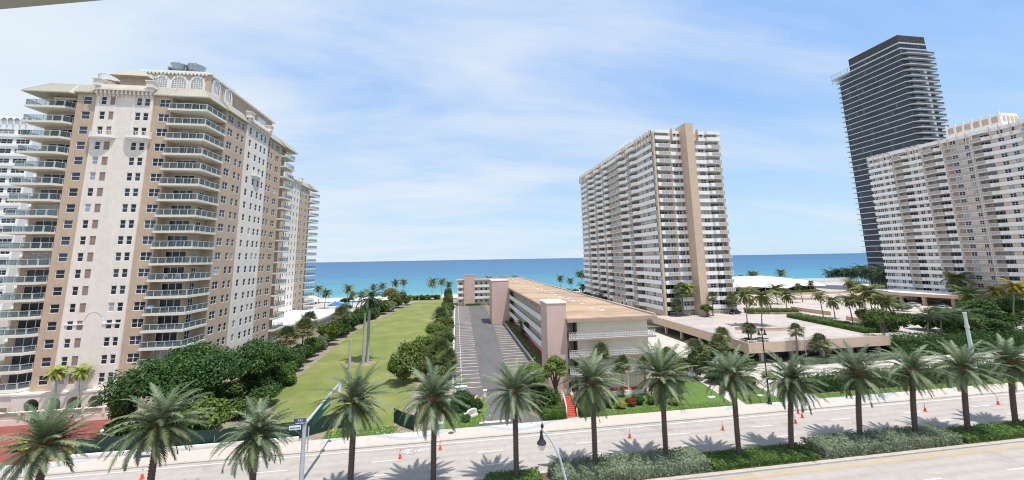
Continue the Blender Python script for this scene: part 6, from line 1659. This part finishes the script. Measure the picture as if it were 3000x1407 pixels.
# white wall strip along the lot and the strip kerb right of the stalls
b = MB(); b.box(-.75,79,0,-.45,214,.5); plain('lot_wall', b, M['trim'], 'low white wall along the left side of the parking stalls', 'low wall')
b = MB(); b.box(18.62,84,0,18.86,150,.42); b.box(18.55,84,.42,18.93,150,.5); plain('stall_kerb_wall', b, M['trim'], 'low white wall at the head of the right parking stalls', 'low wall')
for i in range(38):
    y = 80.4+i*3.52
    b = MB(); b.box(-.9,-.08,0,.9,.08,.13); o = b.build('wheel_stop', M['roadpaint'], loc=(1.2,y,.024)); o.rotation_euler.z = PI/2
    tag(o, 'white wheel stop in the left row of parking stalls', 'wheel stop', 'wheel stops in the left parking row')
# pavilion, tent, loungers on the pool terrace
T = thing('white_pavilion', 'white arched pavilion on the pool terrace near the shore', 'pavilion', (-85,248,0))
b = MB()
n = 10
for i in range(n):
    a0, a1 = PI*i/n, PI*(i+1)/n; b.face([(-88-5*math.cos(a0),242,3.2+1.6*math.sin(a0)),(-88-5*math.cos(a1),242,3.2+1.6*math.sin(a1)),(-88-5*math.cos(a1),254,3.2+1.6*math.sin(a1)),(-88-5*math.cos(a0),254,3.2+1.6*math.sin(a0))])
b.build('canopy', M['whiteroof'], T)
for x in (-93,-83):
    for y in (242,248,254): c = MB(); c.box(x-.15,y-.15,0,x+.15,y+.15,3.2); c.build('post', M['trim'], T)
T = thing('blue_tent', 'bright blue canopy tent beside the pool', 'tent', (-63,215,0), local=True)
b = MB(); a = [(-3,-3,2.9),(3,-3,2.9),(3,3,2.9),(-3,3,2.9)]
for i in range(4): b.face([a[i],a[(i+1)%4],(0,0,4.3)]); p, q = a[i], a[(i+1)%4]; b.face([(p[0],p[1],2.5),(q[0],q[1],2.5),q,p])
b.build('canopy', M['blue'], T)
for x in (-2.8,2.8):
    for y in (-2.8,2.8): c = MB(); c.tube([(x,y,0),(x,y,2.6)],[.05,.05],6); c.build('pole', M['trim'], T)
lp = MB(); lp.box(-.35,-1,.3,.35,.5,.4); lp.box(-.35,.5,.4,.35,1,.75)
for x in (-.3,.3):
    for y in (-.8,.4): lp.box(x-.04,y-.04,0,x+.04,y+.04,.3)
lm_ = lp.mesh('lounger', [M['blue']])
for i in range(14):
    o = D.objects.new('sun_lounger', lm_); C.objects.link(o); o.location = (-92+i*2.9, 253-(i%2)*2, .05); tag(o, 'blue sun lounger on the pool terrace by the shore', 'sun lounger', 'blue loungers by the shore')
# ------------------------------------------------------------------ cars
def car_meshes(L_=4.5, Wd=1.8, H=1.45, cab=(.22,.80), suv=False):
    b = MB(); hw = Wd/2
    side = [(-L_/2,.35),(-L_/2+.05,.75),(-L_/2+.6,.85 if not suv else .95),(-L_/2+L_*cab[0]+.1,.92 if not suv else 1.0)] + [(-L_/2+L_*cab[1]+.25,.95 if not suv else 1.02),(L_/2-.05,.9),(L_/2,.4),(L_/2-.1,.28),(-L_/2+.1,.28)]
    b.face([(x,-hw,z) for x,z in side][::-1]); b.face([(x,hw,z) for x,z in side])
    for (xa,za),(xb,zb) in zip(side, side[1:]+side[:1]): b.face([(xa,-hw,za),(xb,-hw,zb),(xb,hw,zb),(xa,hw,za)])
    g = MB(); x0, x1, x2, x3 = -L_/2+L_*cab[0], -L_/2+L_*(cab[0]+.15), -L_/2+L_*(cab[1]-.12 if not suv else cab[1]+.02), -L_/2+L_*(cab[1]+.05)
    zb = .93 if not suv else 1.0; a = [(x0,-hw+.08),(x3,-hw+.08),(x3,hw-.08),(x0,hw-.08)]; t = [(x1,-hw+.28),(x2,-hw+.28),(x2,hw-.28),(x1,hw-.28)]
    for i in range(4): j = (i+1)%4; g.face([(*a[i],zb),(*a[j],zb),(*t[j],H-.06),(*t[i],H-.06)])
    r = MB(); r.prism([(x1-.03,-hw+.25),(x2+.03,-hw+.25),(x2+.03,hw-.25),(x1-.03,hw-.25)], H-.06, H)
    for i in range(4):
        p, q = Vector((*a[i],zb)), Vector((*t[i],H-.05)); r.tube([tuple(p),tuple(q)],[.05,.05],5)
    b.add(r)
    w = MB(); w.tube([(0,-.11,0),(0,.11,0)],[.33,.33],16); h = MB(); h.tube([(0,-.12,0),(0,.12,0)],[.19,.19],10)
    l = MB(); l.box(-L_/2-.02,-.16,.6,-L_/2+.1,.16,.74)
    return b, g.mesh('cabin_glass',[M['carglass']]), w.mesh('wheel',[M['tyre']]), h.mesh('rim',[M['alu']]), l.mesh('headlight',[M['frost']]), L_, hw
CK = {'sedan': car_meshes(), 'suv': car_meshes(4.9,1.95,1.8,(.2,.9),True)}
def car(kind, x, y, z, rz, col, lb):
    b, g, w, h, l, L_, hw = CK[kind]
    T = thing('parked_car', lb, 'car', (x,y,z), 'cars parked on the plaza', rz, local=True)
    b.build('body', paint('car_paint', col), T)
    o = D.objects.new('cabin_glass', g); C.objects.link(o); o.parent = T
    for sx in (-.3,.31):
        for sy in (-1,1):
            o = D.objects.new('wheel', w); C.objects.link(o); o.parent = T; o.location = (L_*sx, sy*(hw-.1), .33)
            q = D.objects.new('rim', h); C.objects.link(q); q.parent = o
    for sy in (-1,1):
        o = D.objects.new('headlight', l); C.objects.link(o); o.parent = T; o.location = (0, sy*(hw-.3), 0)
for a in [('sedan',99.6,126.6,3.96,.15,(.03,.035,.04),'dark sedan at the head of the parking deck beside the banded tower'),('suv',189,147.5,3.96,-1.2,(.02,.022,.026),'large black vehicle at the left end of the entrance canopy'),('sedan',182.6,139.6,3.96,-1.45,(.30,.32,.34),'silver sedan in front of the left canopy pillars'),('suv',187.6,139,3.96,-1.5,(.03,.03,.035),'black vehicle between the left canopy pillars'),('sedan',187,131.5,3.96,-1.5,(.05,.06,.07),'dark sedan under the middle of the entrance canopy'),('suv',190,124.5,3.96,-1.5,(.04,.04,.05),'dark vehicle under the right part of the entrance canopy'),
          ('sedan',178,127.5,3.96,-1.5,(.55,.58,.60),'silver car on the ramp before the canopy, leftmost of three'),('sedan',177.2,117.6,3.96,-1.5,(.62,.66,.70),'pale car on the ramp before the canopy, middle of three'),('suv',182,113,3.96,-1.45,(.66,.72,.80),'pale blue vehicle on the ramp before the canopy, rightmost of three'),('sedan',165,122,3.96,-1.3,(.75,.75,.75),'white car behind the grey bush on the plaza'),('sedan',212,180,3.96,.1,(.25,.12,.10),'small dark red car passing in front of the sea wall palms')]:
    car(*a)
# two people are not visible; balcony ceiling edge of the camera's own flat, top left
b = MB(); b.prism([(-9,-3),(2.5,-3),(2.5,.80),(-1.58,1.8),(-9,3.62)], 26.2, 26.5)
tag(b.build('balcony_ceiling', mat('grey_soffit',(.42,.43,.44),.9,.05,2)), 'underside of the balcony slab above the viewer, in the top left corner', 'balcony slab')
# ================================================================== CAMERA, SUN, SKY
cam = D.cameras.new('camera'); co = D.objects.new('camera', cam); C.objects.link(co); scn.camera = co
Rm = Matrix(((0.98924,-0.005037,-0.146215),(-0.145317,-0.149581,-0.978012),(-0.016944,0.988737,-0.148704)))
co.matrix_world = Matrix.Translation(CAM) @ Rm.to_4x4()
cam.sensor_fit = 'HORIZONTAL'; cam.sensor_width = 36; cam.lens = 36*1097/3000
cam.shift_x = 0; cam.shift_y = -109.5/3000
cam.clip_start = .1; cam.clip_end = 120000
TO = Vector((.20,-.22,1)).normalized()
sl = D.lights.new('sun','SUN'); sl.energy = 3.0; sl.angle = R(.5); sl.color = (1,.95,.88)
so = D.objects.new('sun', sl); C.objects.link(so); so.rotation_euler = (-TO).to_track_quat('-Z','Y').to_euler(); so.location = (40,-40,200)
w = D.worlds.new('World'); scn.world = w; w.use_nodes = True
nt = w.node_tree; N = nt.nodes; L = nt.links
bg = N['Background']; bg.inputs['Strength'].default_value = .1
sky = N.new('ShaderNodeTexSky'); sky.sky_type = 'NISHITA'; sky.sun_disc = False
sky.sun_elevation = math.asin(TO.z); sky.sun_rotation = math.atan2(TO.x, TO.y); sky.air_density = 1.0; sky.dust_density = .4; sky.ozone_density = 1.6
tc = N.new('ShaderNodeTexCoord'); sp = N.new('ShaderNodeSeparateXYZ'); L.new(tc.outputs['Generated'], sp.inputs[0])
def mth(op, a, b_=0):
    q = N.new('ShaderNodeMath'); q.operation = op
    for i, x in enumerate((a,b_)):
        if isinstance(x,(int,float)): q.inputs[i].default_value = x
        else: L.new(x, q.inputs[i])
    return q.outputs[0]
zz = mth('ADD', mth('MAXIMUM', sp.outputs['Z'], 0), .16)
cb_ = N.new('ShaderNodeCombineXYZ'); L.new(mth('DIVIDE', sp.outputs['X'], zz), cb_.inputs[0]); L.new(mth('DIVIDE', sp.outputs['Y'], zz), cb_.inputs[1])
mp = N.new('ShaderNodeMapping'); mp.inputs['Rotation'].default_value = (0,0,R(-38)); mp.inputs['Scale'].default_value = (.34,1.05,1); mp.inputs['Location'].default_value = (.6,.25,0); L.new(cb_.outputs[0], mp.inputs[0])
n1 = N.new('ShaderNodeTexNoise'); n1.inputs['Scale'].default_value = 1.5; n1.inputs['Detail'].default_value = 10; n1.inputs['Roughness'].default_value = .62; n1.inputs['Distortion'].default_value = .35; L.new(mp.outputs[0], n1.inputs['Vector'])
n2 = N.new('ShaderNodeTexNoise'); n2.inputs['Scale'].default_value = .55; n2.inputs['Detail'].default_value = 3; L.new(cb_.outputs[0], n2.inputs['Vector'])
f = mth('ADD', mth('MULTIPLY', n1.outputs['Fac'], .75), mth('MULTIPLY', n2.outputs['Fac'], .55))
f = mth('SUBTRACT', f, mth('MULTIPLY', sp.outputs['X'], .17))
rp = N.new('ShaderNodeMapRange'); rp.interpolation_type = 'SMOOTHSTEP'; rp.inputs['From Min'].default_value = .40; rp.inputs['From Max'].default_value = .88; rp.inputs['To Max'].default_value = 1.0; L.new(f, rp.inputs['Value'])
gr = N.new('ShaderNodeMapRange'); gr.interpolation_type = 'SMOOTHSTEP'; gr.inputs['From Max'].default_value = .5; L.new(sp.outputs['Z'], gr.inputs['Value'])
air = N.new('ShaderNodeMix'); air.data_type = 'RGBA'; L.new(gr.outputs[0], air.inputs[0]); air.inputs[6].default_value = (3.15,4.45,5.6,1); air.inputs[7].default_value = (1.6,3.05,5.75,1)
sk = N.new('ShaderNodeMix'); sk.data_type = 'RGBA'; sk.inputs[0].default_value = .88; L.new(sky.outputs[0], sk.inputs[6]); L.new(air.outputs[2], sk.inputs[7])
mx = N.new('ShaderNodeMix'); mx.data_type = 'RGBA'; L.new(rp.outputs[0], mx.inputs[0]); L.new(sk.outputs[2], mx.inputs[6]); mx.inputs[7].default_value = (4.5,5.0,5.5,1)
L.new(mx.outputs[2], bg.inputs['Color'])
vs = scn.view_settings; scn.display_settings.display_device = 'sRGB'
vs.view_transform = 'Standard'; vs.look = 'None'; vs.gamma = 1; vs.exposure = .8; vs.use_curve_mapping = False
scn.cycles.filter_width = 1.1; scn.cycles.max_bounces = 6; scn.cycles.transparent_max_bounces = 12; scn.cycles.use_denoising = True
